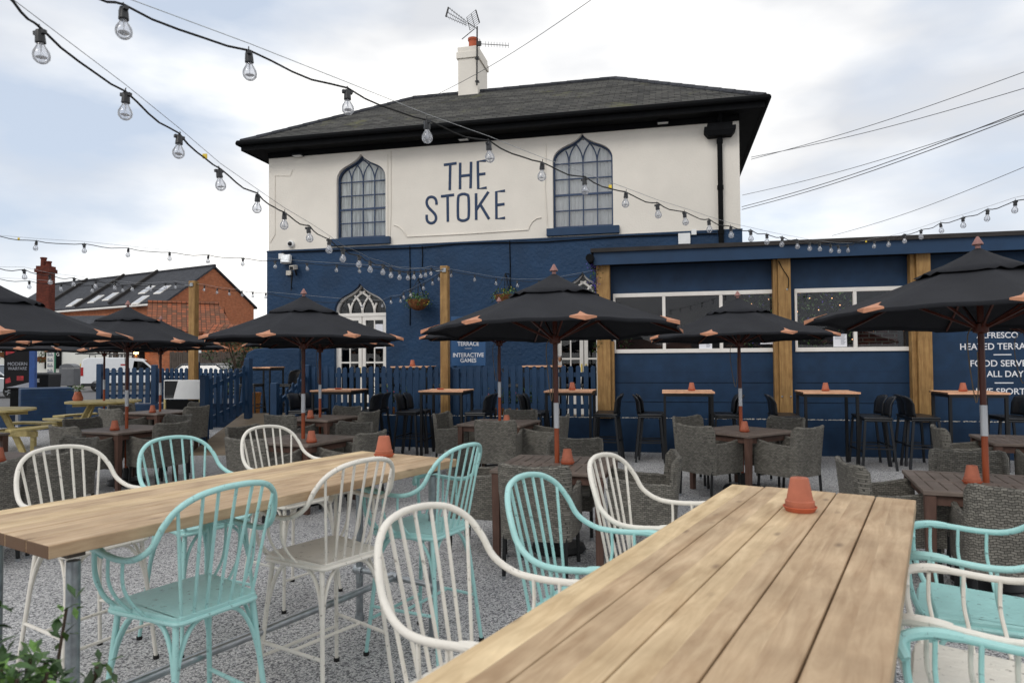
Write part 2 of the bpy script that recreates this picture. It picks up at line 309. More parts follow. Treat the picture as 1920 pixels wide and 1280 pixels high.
# ---------------------------------------------------------------- mesh builder
class MB:
    def __init__(s): s.v = []; s.f = []
    def add(s, vs, fs, M=None):
        k = len(s.v)
        s.v += [(M @ Vector(p)) if M is not None else Vector(p) for p in vs]
        s.f += [tuple(i + k for i in q) for q in fs]; return s
    def box(s, x0, x1, y0, y1, z0, z1, M=None):
        vs = [(x, y, z) for z in (z0, z1) for y in (y0, y1) for x in (x0, x1)]
        return s.add(vs, [(0, 2, 3, 1), (4, 5, 7, 6), (0, 1, 5, 4), (2, 6, 7, 3), (0, 4, 6, 2), (1, 3, 7, 5)], M)
    def frustum(s, a, b, z0, z1, M=None):       # a, b = (x0,x1,y0,y1) at z0 and z1
        vs = [(x, y, z0) for y in a[2:] for x in a[:2]] + [(x, y, z1) for y in b[2:] for x in b[:2]]
        return s.add(vs, [(0, 2, 3, 1), (4, 5, 7, 6), (0, 1, 5, 4), (2, 6, 7, 3), (0, 4, 6, 2), (1, 3, 7, 5)], M)
    def beam(s, p0, p1, w, h, up=(0, 0, 1)):
        p0 = Vector(p0); p1 = Vector(p1); d = p1 - p0; ln = d.length; d.normalize(); up = Vector(up)
        if abs(d.dot(up)) > .99: up = Vector((0, 1, 0))
        y = up.cross(d).normalized(); z = d.cross(y)
        M = Matrix(((d.x, y.x, z.x, p0.x), (d.y, y.y, z.y, p0.y), (d.z, y.z, z.z, p0.z), (0, 0, 0, 1)))
        return s.box(0, ln, -w / 2, w / 2, -h / 2, h / 2, M)
    def tube(s, pts, r, seg=8, closed=False, M=None, caps=True):
        pts = [Vector(p) for p in pts]; n = len(pts); rr = r if isinstance(r, (list, tuple)) else [r] * n
        rings = []; prev = None
        for i, p in enumerate(pts):
            a = pts[(i - 1) % n] if (closed or i > 0) else p; b = pts[(i + 1) % n] if (closed or i < n - 1) else p
            t = (b - a); t = t.normalized() if t.length > 1e-9 else Vector((0, 0, 1))
            if prev is None:
                u = Vector((0, 0, 1)) if abs(t.z) < .9 else Vector((1, 0, 0)); u = (u - t * u.dot(t)).normalized()
            else:
                u = prev - t * prev.dot(t); u = u.normalized() if u.length > 1e-6 else prev
            prev = u; v = t.cross(u)
            rings.append([p + (u * math.cos(2 * math.pi * k / seg) + v * math.sin(2 * math.pi * k / seg)) * rr[i] for k in range(seg)])
        vs = [q for g in rings for q in g]; fs = []
        m = n if closed else n - 1
        for i in range(m):
            j = (i + 1) % n
            for k in range(seg): fs.append((i * seg + k, i * seg + (k + 1) % seg, j * seg + (k + 1) % seg, j * seg + k))
        if caps and not closed: fs.append(tuple(range(seg))[::-1]); fs.append(tuple((n - 1) * seg + k for k in range(seg)))
        return s.add(vs, fs, M)
    def lathe(s, prof, c=(0, 0, 0), seg=16, M=None):
        c = Vector(c); vs = []; fs = []; n = len(prof)
        for r, z in prof:
            for k in range(seg): a = 2 * math.pi * k / seg; vs.append(c + Vector((r * math.cos(a), r * math.sin(a), z)))
        for i in range(n - 1):
            for k in range(seg): fs.append((i * seg + k, i * seg + (k + 1) % seg, (i + 1) * seg + (k + 1) % seg, (i + 1) * seg + k))
        if prof[0][0] > 1e-6: fs.append(tuple(range(seg))[::-1])
        if prof[-1][0] > 1e-6: fs.append(tuple((n - 1) * seg + k for k in range(seg)))
        return s.add(vs, fs, M)
    def prism(s, poly, y0, y1, M=None):          # poly = [(x,z)] counter-clockwise seen from -y, extruded y0..y1
        n = len(poly); tri = tessellate_polygon([[Vector((x, z, 0)) for x, z in poly]])
        vs = [(x, y0, z) for x, z in poly] + [(x, y1, z) for x, z in poly]
        fs = [tuple(t) for t in tri] + [tuple(i + n for i in t) for t in tri] + [(i, (i + 1) % n, n + (i + 1) % n, n + i) for i in range(n)]
        return s.add(vs, fs, M)
    def holed(s, outer, holes, y, reveal, M=None):   # wall face in the x-z plane at y with openings and reveals y..y+reveal
        loops = [outer] + holes; tri = tessellate_polygon([[Vector((x, z, 0)) for x, z in l] for l in loops])
        vs = [(x, y, z) for l in loops for x, z in l]; s.add(vs, [tuple(t) for t in tri], M)
        for l in holes:
            n = len(l); s.add([(x, y, z) for x, z in l] + [(x, y + reveal, z) for x, z in l], [(i, (i + 1) % n, n + (i + 1) % n, n + i) for i in range(n)], M)
        return s
    def build(s, name, m, parent=None, world=False, smooth=False, bevel=0, kind=None, flip=True):
        me = bpy.data.meshes.new(name); vs = s.v
        if parent is not None and world:
            I = WM[parent.name].inverted(); vs = [I @ p for p in vs]
        me.from_pydata([tuple(p) for p in vs], [], s.f); me.validate()
        bm = bmesh.new(); bm.from_mesh(me)
        if flip: bmesh.ops.recalc_face_normals(bm, faces=bm.faces)
        bm.to_mesh(me); bm.free()
        if smooth:
            for p in me.polygons: p.use_smooth = True
            try: me.set_sharp_from_angle(angle=R(40))
            except Exception: pass
        o = bpy.data.objects.new(name, me); COL.objects.link(o); me.materials.append(MATS[m])
        if parent is not None: o.parent = parent; WM[o.name] = WM[parent.name]
        if bevel:
            b = o.modifiers.new('bevel', 'BEVEL'); b.width = bevel; b.segments = 2; b.limit_method = 'ANGLE'
        if kind: o['kind'] = kind
        return o
WM = {}
def thing(name, label, cat, loc=(0, 0, 0), rz=0, group=None, rx=0, ry=0):
    o = bpy.data.objects.new(name, None); COL.objects.link(o); o.empty_display_size = .1
    o.location = loc; o.rotation_euler = (rx, ry, rz); o['label'] = label; o['category'] = cat
    if group: o['group'] = group
    from mathutils import Euler
    WM[o.name] = Matrix.Translation(loc) @ Euler((rx, ry, rz)).to_matrix().to_4x4()
    return o
def tag(o, label, cat, group=None):
    o['label'] = label; o['category'] = cat
    if group: o['group'] = group
    return o
def dup(root, loc, rz, label, group=None, rx=0, ry=0, mats=None):
    def cp(o, par):
        c = o.copy(); COL.objects.link(c); c.parent = par
        if mats and c.type == 'MESH' and c.data.materials and c.data.materials[0].name in mats:
            key = (c.data.name, tuple(mats.items()))
            if key not in DUPM:
                me = c.data.copy(); me.materials[0] = MATS[mats[c.data.materials[0].name]]; DUPM[key] = me
            c.data = DUPM[key]
        for ch in CH.get(o.name, [q for q in o.children]): cp(ch, c)
        return c
    r = cp(root, None); r.location = loc; r.rotation_euler = (rx, ry, rz); r['label'] = label
    if group: r['group'] = group
    return r
DUPM = {}; CH = {}

# frames: local x along the wall to the right, y into the wall, z up
class Frame:
    def __init__(s, y0, slope):
        s.a = math.atan(slope); s.M = Matrix.Translation((0, y0, 0)) @ Matrix.Rotation(-s.a, 4, 'Z'); s.loc = (0, y0, 0); s.I = s.M.inverted()
    def pix(s, px, py, d=0.0):                   # (u, z) on the plane at depth d
        o = s.I @ CAMP; r = s.I.to_3x3() @ ray(px, py); t = (d - o.y) / r.y; p = o + r * t; return p.x, p.z
    def w(s, u, d, z): return s.M @ Vector((u, d, z))
FB = Frame(16.0, .228)     # pub facade
FE = Frame(12.62, .222)    # extension / terrace wall
def text_part(txt, size, M, name, m, parent, align='LEFT', sx=1.0, bold=0.0, space=1.0):
    cu = bpy.data.curves.new('t', 'FONT'); cu.body = txt; cu.size = size; cu.extrude = .0015; cu.align_x = align; cu.offset = bold; cu.space_character = space
    o = bpy.data.objects.new('t', cu); COL.objects.link(o); bpy.context.view_layer.update()
    me = bpy.data.meshes.new_from_object(o.evaluated_get(bpy.context.evaluated_depsgraph_get()))
    bpy.data.objects.remove(o, do_unlink=True); bpy.data.curves.remove(cu)
    # text lies in local XY: turn to stand in the x-z plane facing -y
    T = M @ Matrix.Rotation(math.pi / 2, 4, 'X') @ Matrix.Diagonal((sx, 1, 1, 1))
    me.transform(T); me.materials.clear(); me.materials.append(MATS[m])
    p = bpy.data.objects.new(name, me); COL.objects.link(p); me.name = name
    if parent is not None: p.parent = parent; WM[p.name] = WM[parent.name]
    return p
def tr(x, y, z): return Matrix.Translation((x, y, z))
def leaves(mb, n, fn, s=(.03, .06), rnd=random):
    for _ in range(n):
        p = Vector(fn()); a = rnd.uniform(0, 6.28); e = rnd.uniform(-.9, 1.1); L_ = rnd.uniform(*s); W = L_ * .42
        d = Vector((math.cos(a) * math.cos(e), math.sin(a) * math.cos(e), math.sin(e))); q = Vector((-math.sin(a), math.cos(a), rnd.uniform(-.4, .4))).normalized()
        mb.add([p, p + d * L_ * .5 + q * W * .5, p + d * L_ + Vector((0, 0, -L_ * .15)), p + d * L_ * .5 - q * W * .5], [(0, 1, 2, 3)])
def catmull(pts, n=6):
    P = [Vector(p) for p in pts]; o = []
    for i in range(len(P) - 1):
        a = P[max(i - 1, 0)]; b = P[i]; c = P[i + 1]; d = P[min(i + 2, len(P) - 1)]
        for k in range(n):
            t = k / n; o.append(.5 * ((2 * b) + (c - a) * t + (2 * a - 5 * b + 4 * c - d) * t * t + (3 * b - a - 3 * c + d) * t ** 3))
    o.append(P[-1]); return o
# ================================================================ SETTING: ground
def structure(name, mb, m):
    o = mb.build(name, m); o['kind'] = 'structure'; return o
g = MB(); g.add([(-900, -60, -.32), (900, -60, -.32), (900, 1200, -.32), (-900, 1200, -.32)], [(0, 1, 2, 3)]); structure('ground', g, 'asphalt')
g = MB(); g.box(-22, 22, -6, 18.2, -.6, 0); structure('gravel_terrace', g, 'gravel')
g = MB(); g.box(-300, 300, 18.3, 900, -.32, .1); structure('road', g, 'asphalt')
g = MB(); g.box(-80, -6.6, 41.2, 45.6, .08, .22); structure('far_pavement', g, 'pavement')

# ================================================================ THE PUB
def ogee(cx, hw, z0, zs, za, n=7):
    """window outline counter-clockwise: bottom left, bottom right, spring right ... apex ... spring left"""
    h = za - zs
    prof = [(1, 0), (.995, .12), (.965, .24), (.90, .36), (.80, .46), (.66, .55), (.50, .62), (.36, .685), (.24, .755), (.14, .83), (.07, .90), (0, 1)]
    P = [(cx - hw, z0), (cx + hw, z0)] + [(cx + hw * a, zs + h * b) for a, b in prof] + [(cx - hw * a, zs + h * b) for a, b in prof[-2::-1]]
    return P
pub = thing('pub_building', 'two storey pub, cream upper wall over blue lower wall, slate hipped roof', 'pub', FB.loc, -FB.a)
fb = FB.pix
uL = fb(504, 400)[0]; uR = fb(1387, 320)[0]; zT = fb(1384, 222)[1]; zS = (fb(947, 449)[1] + fb(1391, 431)[1] + fb(503, 470)[1]) / 3
print('PUB', uL, uR, zT, zS, fb(504, 470), fb(1391, 430), fb(507, 300), fb(1384, 217))
DEP = 5.7
def win_from(px0, px1, pb, pys, pya, pxa):
    u0 = fb(px0, pb)[0]; u1 = fb(px1, pb)[0]; c = (u0 + u1) / 2
    return c, (u1 - u0) / 2, fb(pxa, pb)[1], fb(pxa, pys)[1], fb(pxa, pya)[1]
W1 = win_from(631, 723, 447, 338, 288, 677); W2 = win_from(1037, 1150, 427, 302, 250, 1093)
print('WIN', W1, W2)
up = MB(); up.holed([(uL, zS), (uR, zS), (uR, zT), (uL, zT)], [ogee(*W1), ogee(*W2)], 0, .22)
up.add([(uL, 0, zS), (uL, DEP, zS), (uR, DEP, zS), (uR, 0, zS), (uL, 0, zT), (uL, DEP, zT), (uR, DEP, zT), (uR, 0, zT)], [(0, 1, 5, 4), (1, 2, 6, 5), (2, 3, 7, 6), (4, 5, 6, 7)])
up.build('upper_wall', 'cream_render', pub, flip=False)
D1 = win_from(628, 725, 790, 585, 531, 674); D2 = win_from(1043, 1148, 790, 566, 510, 1093)
lo = MB(); lo.holed([(uL - .03, -.3), (uR + .03, -.3), (uR + .03, zS), (uL - .03, zS)], [ogee(D1[0], D1[1], .34, D1[3], D1[4]), ogee(D2[0], D2[1], .34, D2[3], D2[4])], -.03, .24)
a, b = uL - .03, uR + .03
lo.add([(a, -.03, -.3), (a, DEP, -.3), (b, DEP, -.3), (b, -.03, -.3), (a, -.03, zS), (a, DEP, zS), (b, DEP, zS), (b, -.03, zS)], [(0, 1, 5, 4), (1, 2, 6, 5), (2, 3, 7, 6), (4, 5, 6, 7)])
lo.build('lower_wall', 'blue_render', pub, flip=False)
# raised line between the colours and shallow vertical joints
mb = MB(); mb.box(uL - .035, uR + .035, -.045, -.002, zS - .035, zS + .0); mb.build('string_course', 'blue_paint', pub)
mb = MB()
for px, y0, y1 in ((770, 462, 610), (957, 452, 545), (793, 462, 500)):
    u, z0 = fb(px, y1); _, z1 = fb(px, y0); mb.tube([(u, -.045, z0), (u + .01, -.045, (z0 + z1) / 2), (u, -.045, z1)], .012, 6)
uc, zc = fb(770, 458); mb.tube([(uL + .4, -.06, zS - .06), (-2.2, -.06, zS - .10), (-1.2, -.06, zS - .05), (.8, -.06, zS - .10), (2.6, -.06, zS - .06), (uR - .5, -.06, zS - .09)], .014, 6)
mb.build('wall_cable', 'black_paint', pub)
def window(par, W, glassd=.15, bars=3, rows=4, frame='navy_frame', blindm='curtain', z0=None, sill=True, head_only=False, tag_=''):
    cx, hw, zb, zs, za = W
    if z0 is not None: zb = z0
    O = ogee(cx, hw, zb, zs, za)
    fr = MB(); inner = []
    cz = (zb + za) / 2; ccx = cx
    I = [(cx + (x - cx) * .945, zb + .07 + (z - zb) * (1 - .11 / (za - zb) * 1.0)) for x, z in O]
    n = len(O)
    vs = [(x, .10, z) for x, z in O] + [(x, .10, z) for x, z in I] + [(x, .18, z) for x, z in I] + [(x, .18, z) for x, z in O]
    fr.add(vs, [(i, (i + 1) % n, n + (i + 1) % n, n + i) for i in range(n)] + [(n + i, n + (i + 1) % n, 2 * n + (i + 1) % n, 2 * n + i) for i in range(n)] + [(2 * n + i, 2 * n + (i + 1) % n, 3 * n + (i + 1) % n, 3 * n + i) for i in range(n)])
    f = fr.build('window', frame, par)
    bars_ = MB(); hwi = hw * .945; bw = .024
    for i in range(1, bars + 1):
        x = cx - hwi + 2 * hwi * i / (bars + 1); bars_.box(x - bw / 2, x + bw / 2, .12, .155, zb + .07, zs)
    for j in range(1, rows + 1):
        z = zb + .07 + (zs - zb - .07) * j / rows; t = .045 if j == rows // 2 else bw
        bars_.box(cx - hwi, cx + hwi, .117, .157, z - t / 2, z + t / 2)
    w4 = 2 * hwi / 4; h = za - zs
    def inside(x, z):
        rel = (z - zs) / h * 1.06; a = abs(x - cx) / hwi
        prof = [(1, 0), (.965, .24), (.80, .46), (.50, .62), (.24, .755), (.07, .90), (0, 1)]
        for (a0, b0), (a1, b1) in zip(prof, prof[1:]):
            if b0 <= rel <= b1: return a <= a0 + (a1 - a0) * (rel - b0) / (b1 - b0)
        return False
    for i in range(0, 5):
        for s in (-1, 1):
            x0 = cx - hwi + w4 * i; pts = []
            for q in range(0, 15):
                t = q / 14 * 1.12; x = x0 + s * (1 - math.cos(t)) * w4 * 1.9; z = zs + math.sin(t) * w4 * 2.0
                if inside(x, z): pts.append((x, .137, z))
                else: break
            if len(pts) > 1: bars_.tube(pts, .016, 6)
    bars_.build('glazing_bars', frame, f)
    P = MB(); P.prism(I, .140, .144); P.build('pane', 'pane_clear' if blindm != 'interior' else 'pane_dark', f)
    B = MB(); seg = 40; vs = []
    for i in range(seg + 1):
        x = cx - hw + 2 * hw * i / seg; y = .20 + .02 * math.sin(i * 1.9) + .012 * math.sin(i * 4.1); vs += [(x, y, zb), (x, y, za)]
    B.add(vs, [(2 * i, 2 * i + 2, 2 * i + 3, 2 * i + 1) for i in range(seg)]); B.build('curtain' if blindm == 'curtain' else 'blind', blindm, f)
    if sill:
        S = MB(); S.box(cx - hw - .14, cx + hw + .14, -.10, .12, zb - .17, zb + .005); S.build('sill', 'blue_paint', f, bevel=.008)
    return f
window(pub, W1); window(pub, W2, blindm='blind')
def door(par, W, z0):
    cx, hw, _, zs, za = W; O = ogee(cx, hw, z0, zs, za)
    f = MB(); n = len(O); I = [(cx + (x - cx) * .94, z0 + (z - z0) * .985) for x, z in O]
    f.add([(x, .08, z) for x, z in O] + [(x, .08, z) for x, z in I] + [(x, .2, z) for x, z in I], [(i, (i + 1) % n, n + (i + 1) % n, n + i) for i in range(n)] + [(n + i, n + (i + 1) % n, 2 * n + (i + 1) % n, 2 * n + i) for i in range(n)])
    hwi = hw * .94
    f.box(cx - hwi, cx + hwi, .075, .17, zs - .10, zs - .02)
    w4 = 2 * hwi / 4; h = za - zs
    for s in (-1, 1):
        for i in (0, 1, 2, 3, 4):
            x0 = cx - hwi + w4 * i; pts = []
            for q in range(15):
                t = q / 14 * 1.25; x = x0 + s * (1 - math.cos(t)) * w4 * 1.8; z = zs - .02 + math.sin(t) * w4 * 1.75
                a = abs(x - cx) / hwi; r_ = (z - zs) / h
                lim = 1 - .9 * max(0, r_) ** 1.0 * 1.25
                if a > lim: break
                pts.append((x, .12, z))
            if len(pts) > 1: f.tube(pts, .028, 6)
    f.build('door_frame', 'white_paint', par)
    for s in (-1, 1):
        x0, x1 = (cx - hwi, cx - .01) if s < 0 else (cx + .01, cx + hwi)
        d = MB(); e = .085
        d.box(x0, x0 + e, .09, .14, z0, zs - .1); d.box(x1 - e, x1, .09, .14, z0, zs - .1)
        d.box(x0 + e, x1 - e, .09, .14, zs - .2, zs - .1); d.box(x0 + e, x1 - e, .09, .14, z0, z0 + .45); d.box(x0 + e, x1 - e, .095, .135, (z0 + zs) / 2 - .02, (z0 + zs) / 2 + .02)
        xm = (x0 + x1) / 2; d.box(xm - .015, xm + .015, .097, .133, z0 + .45, zs - .2)
        dd = d.build('door', 'white_paint', par)
        p = MB(); p.box(x0 + e, x1 - e, .112, .116, z0 + .45, zs - .2); p.build('pane', 'pane_dark', dd)
        hnd = MB(); hx = x1 - .04 if s < 0 else x0 + .04; hnd.box(hx - .012, hx + .012, .06, .09, (z0 + zs) / 2 - .3, (z0 + zs) / 2 - .12); hnd.build('handle', 'yellow_plastic', dd)
        pp = MB(); pp.box(xm - .2, xm - .02, .1085, .1105, zs - .75, zs - .3) if s < 0 else pp.box(xm, xm + .22, .1085, .1105, zs - .9, zs - .3); pp.build('notice', 'paper', dd)
    p = MB(); p.prism(I, .150, .154); 
    p2 = MB(); p2.prism([(x, z) for x, z in I if z >= zs - .3] , .150, .154); p2.build('fanlight', 'pane_dark', par)
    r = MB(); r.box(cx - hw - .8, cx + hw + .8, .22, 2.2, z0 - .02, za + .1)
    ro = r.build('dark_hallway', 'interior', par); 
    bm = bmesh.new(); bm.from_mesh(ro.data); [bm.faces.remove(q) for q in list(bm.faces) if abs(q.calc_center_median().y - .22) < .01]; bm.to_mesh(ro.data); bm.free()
door(pub, D1, .36); door(pub, D2, .36)

# eaves and roof
OV = .48
e0 = fb(1437, 181, -OV); e1 = fb(449, 268, -OV); ZE = (e0[1] + e1[1]) / 2; xa = uL - OV; xb = uR + OV; ya = -OV; yb = DEP + OV
print('EAVE', e0, e1, xa, xb)
half = (yb - ya) / 2; ym = (ya + yb) / 2; ZR = fb(1160, 148, ym)[1]; print('RIDGE', ZR, math.degrees(math.atan((ZR - ZE) / half)), fb(1160, 148, ym), xb - half)
rf = MB(); rf.add([(xa, ya, ZE), (xb, ya, ZE), (xb, yb, ZE), (xa, yb, ZE), (xa + half, ym, ZR), (xb - half, ym, ZR)], [(0, 1, 5, 4), (1, 2, 5), (2, 3, 4, 5), (3, 0, 4), (0, 3, 2, 1)])
# courses standing proud so the slope is not one flat sheet
rnd = random.Random(3); nrow = 24
for i in range(nrow):
    t0 = i / nrow; t1 = (i + 1) / nrow; z0 = ZE + (ZR - ZE) * t0; z1 = ZE + (ZR - ZE) * t1; y0 = ya + half * t0; y1 = ya + half * t1
    x0 = xa + half * t0; x1 = xb - half * t0; lift = .022
    rf.add([(x0, y0 - .004, z0 + lift), (x1, y0 - .004, z0 + lift), (x1 - half / nrow, y1, z1 + .004), (x0 + half / nrow, y1, z1 + .004), (x0, y0 - .004, z0), (x1, y0 - .004, z0)], [(0, 1, 2, 3), (4, 5, 1, 0)])
roof = rf.build('roof', 'slate', pub)
rt = MB()
def tiles(p, q, r=.075, st=.42):
    p = Vector(p); q = Vector(q); n = int((q - p).length / st)
    for i in range(n):
        a = p.lerp(q, i / n); b = p.lerp(q, (i + 1) / n + .02 / n); rt.tube([a, b], [r * 1.05, r * .93], 8)
tiles((xa, ya, ZE + .01), (xa + half, ym, ZR)); tiles((xa + half, ym, ZR + .01), (xb - half, ym, ZR + .01)); tiles((xb, ya, ZE + .01), (xb - half, ym, ZR)); tiles((xb, yb, ZE + .01), (xb - half, ym, ZR))
rt.build('ridge_tiles', 'slate_dark', roof)
gu = MB(); gz = ZE - .03
for a_, b_ in (((xa - .06, ya - .06, gz), (xb + .06, ya - .06, gz)), ((xb + .06, ya - .06, gz), (xb + .06, yb + .06, gz)), ((xa - .06, yb + .06, gz), (xa - .06, ya - .06, gz))): gu.tube([a_, b_], .065, 10)
gu.build('gutter', 'black_paint', roof)
fa = MB(); fz0 = ZE - .215
fa.box(xa, xb, ya, ya + .03, fz0, ZE - .005); fa.box(xb - .03, xb, ya + .03, yb, fz0, ZE - .005); fa.box(xa, xa + .03, ya + .03, yb, fz0, ZE - .005)
fa.box(xa + .03, xb - .03, ya + .03, -.002, fz0 + .02, fz0 + .05); fa.box(uR + .002, xb - .03, -.002, yb - .03, fz0 + .02, fz0 + .05); fa.box(xa + .03, uL - .002, -.002, yb - .03, fz0 + .02, fz0 + .05)
fa.box(uL, uR, -.06, -.004, zT - .06, fz0 + .02)
fa.build('eaves', 'black_paint', roof)

# chimney with pot
cx0 = fb(859, 180, ym - .26)[0]; cx1 = fb(896, 180, ym - .26)[0]; ct = fb(880, 97, ym - .26)[1]; ctt = fb(880, 87, ym - .26)[1]
print('CH', cx0, cx1, ct, ZR)
ch = MB(); c0, c1 = ym - .26, ym + .78
ch.box(cx0, cx1, c0, c1, ZR - .8, ct - .18); ch.box(cx0 - .04, cx1 + .04, c0 - .04, c1 + .04, ct - .18, ct); ch.box(cx0 - .01, cx1 + .01, c0 - .01, c1 + .01, ct, ctt)
cho = ch.build('chimney', 'cream_render', roof, bevel=.01)
mb = MB(); mb.lathe([(.13, ctt), (.125, ctt + .3), (.15, ctt + .31), (.15, ctt + .37), (.11, ctt + .37), (.11, ctt + .1)], ((cx0 + cx1) / 2 + .06, c0 + .35, 0), 16); mb.build('chimney_pot', 'clay_pot', cho, smooth=True)
# aerials on the chimney
mx, mz = fb(894, 160, c0 - .08); mtop = fb(896, 50, c0 - .08)[1]
ae = thing('television_aerial', 'black television aerial with grid reflector pointing left at top of chimney mast', 'aerial', tuple(FB.w(mx, c0 - .08, mz)), -FB.a)
mb = MB(); mb.tube([(0, 0, 0), (.02, 0, mtop - mz)], .022, 8); mb.box(-.05, .05, 0, .1, .1, .14); mb.box(-.05, .05, 0, .1, .75, .79); mb.build('mast', 'black_metal', ae)
def lp(px, py): u, z = fb(px, py, c0 - .08); return (u - mx, 0, z - mz)
mb = MB(); a0 = Vector(lp(876, 45))
for (x1, y1) in ((841, 15), (838, 23), (836, 31)):
    e = Vector(lp(x1, y1)); s = a0 + Vector(((0), 0, (23 - y1) * .006)); mb.tube([s, e], .008, 5)
    for k in range(1, 8):
        p = s.lerp(e, k / 8); mb.tube([p + Vector((-.02, -.04, .045)), p + Vector((.02, .04, -.045))], .005, 4)
mb.beam(lp(841, 14), lp(836, 32), .05, .03); mb.tube([lp(877, 43), lp(895, 55)], .012, 6); mb.build('boom', 'black_metal', ae)
mb = MB()
A, B_, C_, D_ = [Vector(lp(*q)) for q in ((875, 33), (892, 19), (899, 43), (881, 57))]
for k in range(8): t = k / 7; mb.tube([A.lerp(D_, t), B_.lerp(C_, t)], .006, 5)
for t in (0, .5, 1): mb.tube([A.lerp(B_, t), D_.lerp(C_, t)], .009 if t < 1 else .018, 5)
mb.tube([lp(890, 54), lp(866, 74)], .012, 5); mb.build('reflector', 'black_metal', ae)
ae2 = thing('television_aerial', 'small black aerial with short upright rods pointing right beside chimney pot', 'aerial', tuple(FB.w(mx + .04, c0 - .08, mz)), -FB.a)
mb = MB(); p0 = Vector(lp(897, 83)); p1 = Vector(lp(951, 86)); mb.tube([p0, p1], .010, 6)
for k in range(9): p = p0.lerp(p1, .2 + .8 * k / 8); mb.tube([p + Vector((0, 0, -.075)), p + Vector((0, 0, .075))], .005, 4)
mb.build('boom', 'black_metal', ae2)
mb = MB(); mb.tube([p0 + Vector((0, 0, -.12)), p0 + Vector((0, 0, .14))], .009, 5); mb.box(-.06 + p0.x, .04 + p0.x, -.03, .03, p0.z - .05, p0.z + .07); mb.build('reflector', 'black_metal', ae2)

# drainpipe
ux, zt_ = fb(1349, 205, -.1); uh, zh1 = fb(1349, 236, -.1); zh0 = fb(1349, 259, -.1)[1]; zb_ = fb(1353, 452, -.1)[1]
mb = MB(); mb.tube([(ux, -.45, ZE - .12), (ux, -.4, zt_ - .05), (ux, -.13, zh1 + .05), (ux, -.12, zh1 - .02)], .045, 10); mb.tube([(uh, -.1, zh0 + .05), (uh, -.1, zb_ - .8)], .055, 12)
for z in (zh0 - .12, zb_ + .15, (zh0 + zb_) / 2): mb.tube([(uh, -.1, z), (uh, -.1, z + .09)], .068, 12)
dp = mb.build('drainpipe', 'black_paint', pub, smooth=True)
mb = MB(); w_ = .33; mb.frustum((uh - w_ * .75, uh + w_ * .75, -.24, -.003), (uh - w_, uh + w_, -.27, -.003), zh0 + .02, zh0 + .12); mb.box(uh - w_, uh + w_, -.27, -.003, zh0 + .12, zh1 - .05); mb.box(uh - w_ * .8, uh + w_ * .8, -.24, -.003, zh1 - .05, zh1 + .03); mb.build('hopper', 'black_paint', dp, bevel=.01)

# sign panel border and painted name
def frp(px, py, d=-.012): u, z = fb(px, py); return (u, d, z)
for L_ in ([(739, 422), (746, 424), (754, 430), (760, 438), (763, 444), (870, 439), (991, 431), (993, 424), (998, 416), (1006, 410), (1015, 408)], ):
    mb = MB(); mb.tube([frp(*p) for p in L_], .013, 6); mb.build('panel_moulding', 'cream_render', pub)
mb = MB(); mb.tube([frp(733, 283), frp(733, 400), frp(731, 449)], .012, 6); mb.build('panel_moulding', 'cream_render', pub); mb = MB(); mb.tube([frp(1024, 270), frp(1022, 350), frp(1027, 432)], .012, 6); mb.build('panel_moulding', 'cream_render', pub)
mb = MB(); mb.tube([frp(727, 290), frp(727, 449)], .010, 6); mb.build('panel_moulding', 'cream_render', pub); mb = MB(); mb.tube([frp(507, 455), frp(516, 440), frp(516, 330), frp(545, 330), frp(549, 318)], .007, 5)
mb.build('corner_crack', 'cream_render', pub)
Z = lambda x, y: (440 + x / 3.4286, 120 + y / 3.43)
STR = [[(1345, 650), (1427, 639)], [(1386, 646), (1383, 812)], [(1450, 636), (1449, 806)], [(1520, 630), (1517, 800)], [(1450, 722), (1518, 714)],
       [(1617, 622), (1563, 628), (1566, 802), (1620, 796)], [(1564, 712), (1612, 706)],
       [(1298, 905), (1296, 880), (1285, 862), (1265, 855), (1245, 862), (1235, 882), (1237, 905), (1250, 927), (1280, 957), (1293, 978), (1294, 1000), (1282, 1018), (1262, 1024), (1243, 1015), (1235, 995), (1235, 970)],
       [(1327, 852), (1411, 842)], [(1369, 848), (1371, 1015)],
       [(1470, 836), (1450, 842), (1437, 862), (1436, 980), (1447, 1002), (1470, 1008), (1493, 1000), (1505, 978), (1504, 860), (1492, 841), (1470, 836)],
       [(1552, 832), (1553, 1003)], [(1632, 822), (1555, 937)], [(1580, 905), (1636, 998)], [(1738, 816), (1682, 822), (1683, 995), (1738, 990)], [(1683, 908), (1735, 901)]]
mb = MB()
for s in STR:
    P = [frp(*Z(*p), d=0) for p in s]
    P = catmull(P, 3) if len(P) > 6 else P
    k0 = len(mb.v); mb.tube(P, .033, 8)
    for i in range(k0, len(mb.v)): v = mb.v[i]; mb.v[i] = Vector((v.x, v.y * .25 - .006, v.z))
mb.build('painted_name', 'navy_letter', pub)

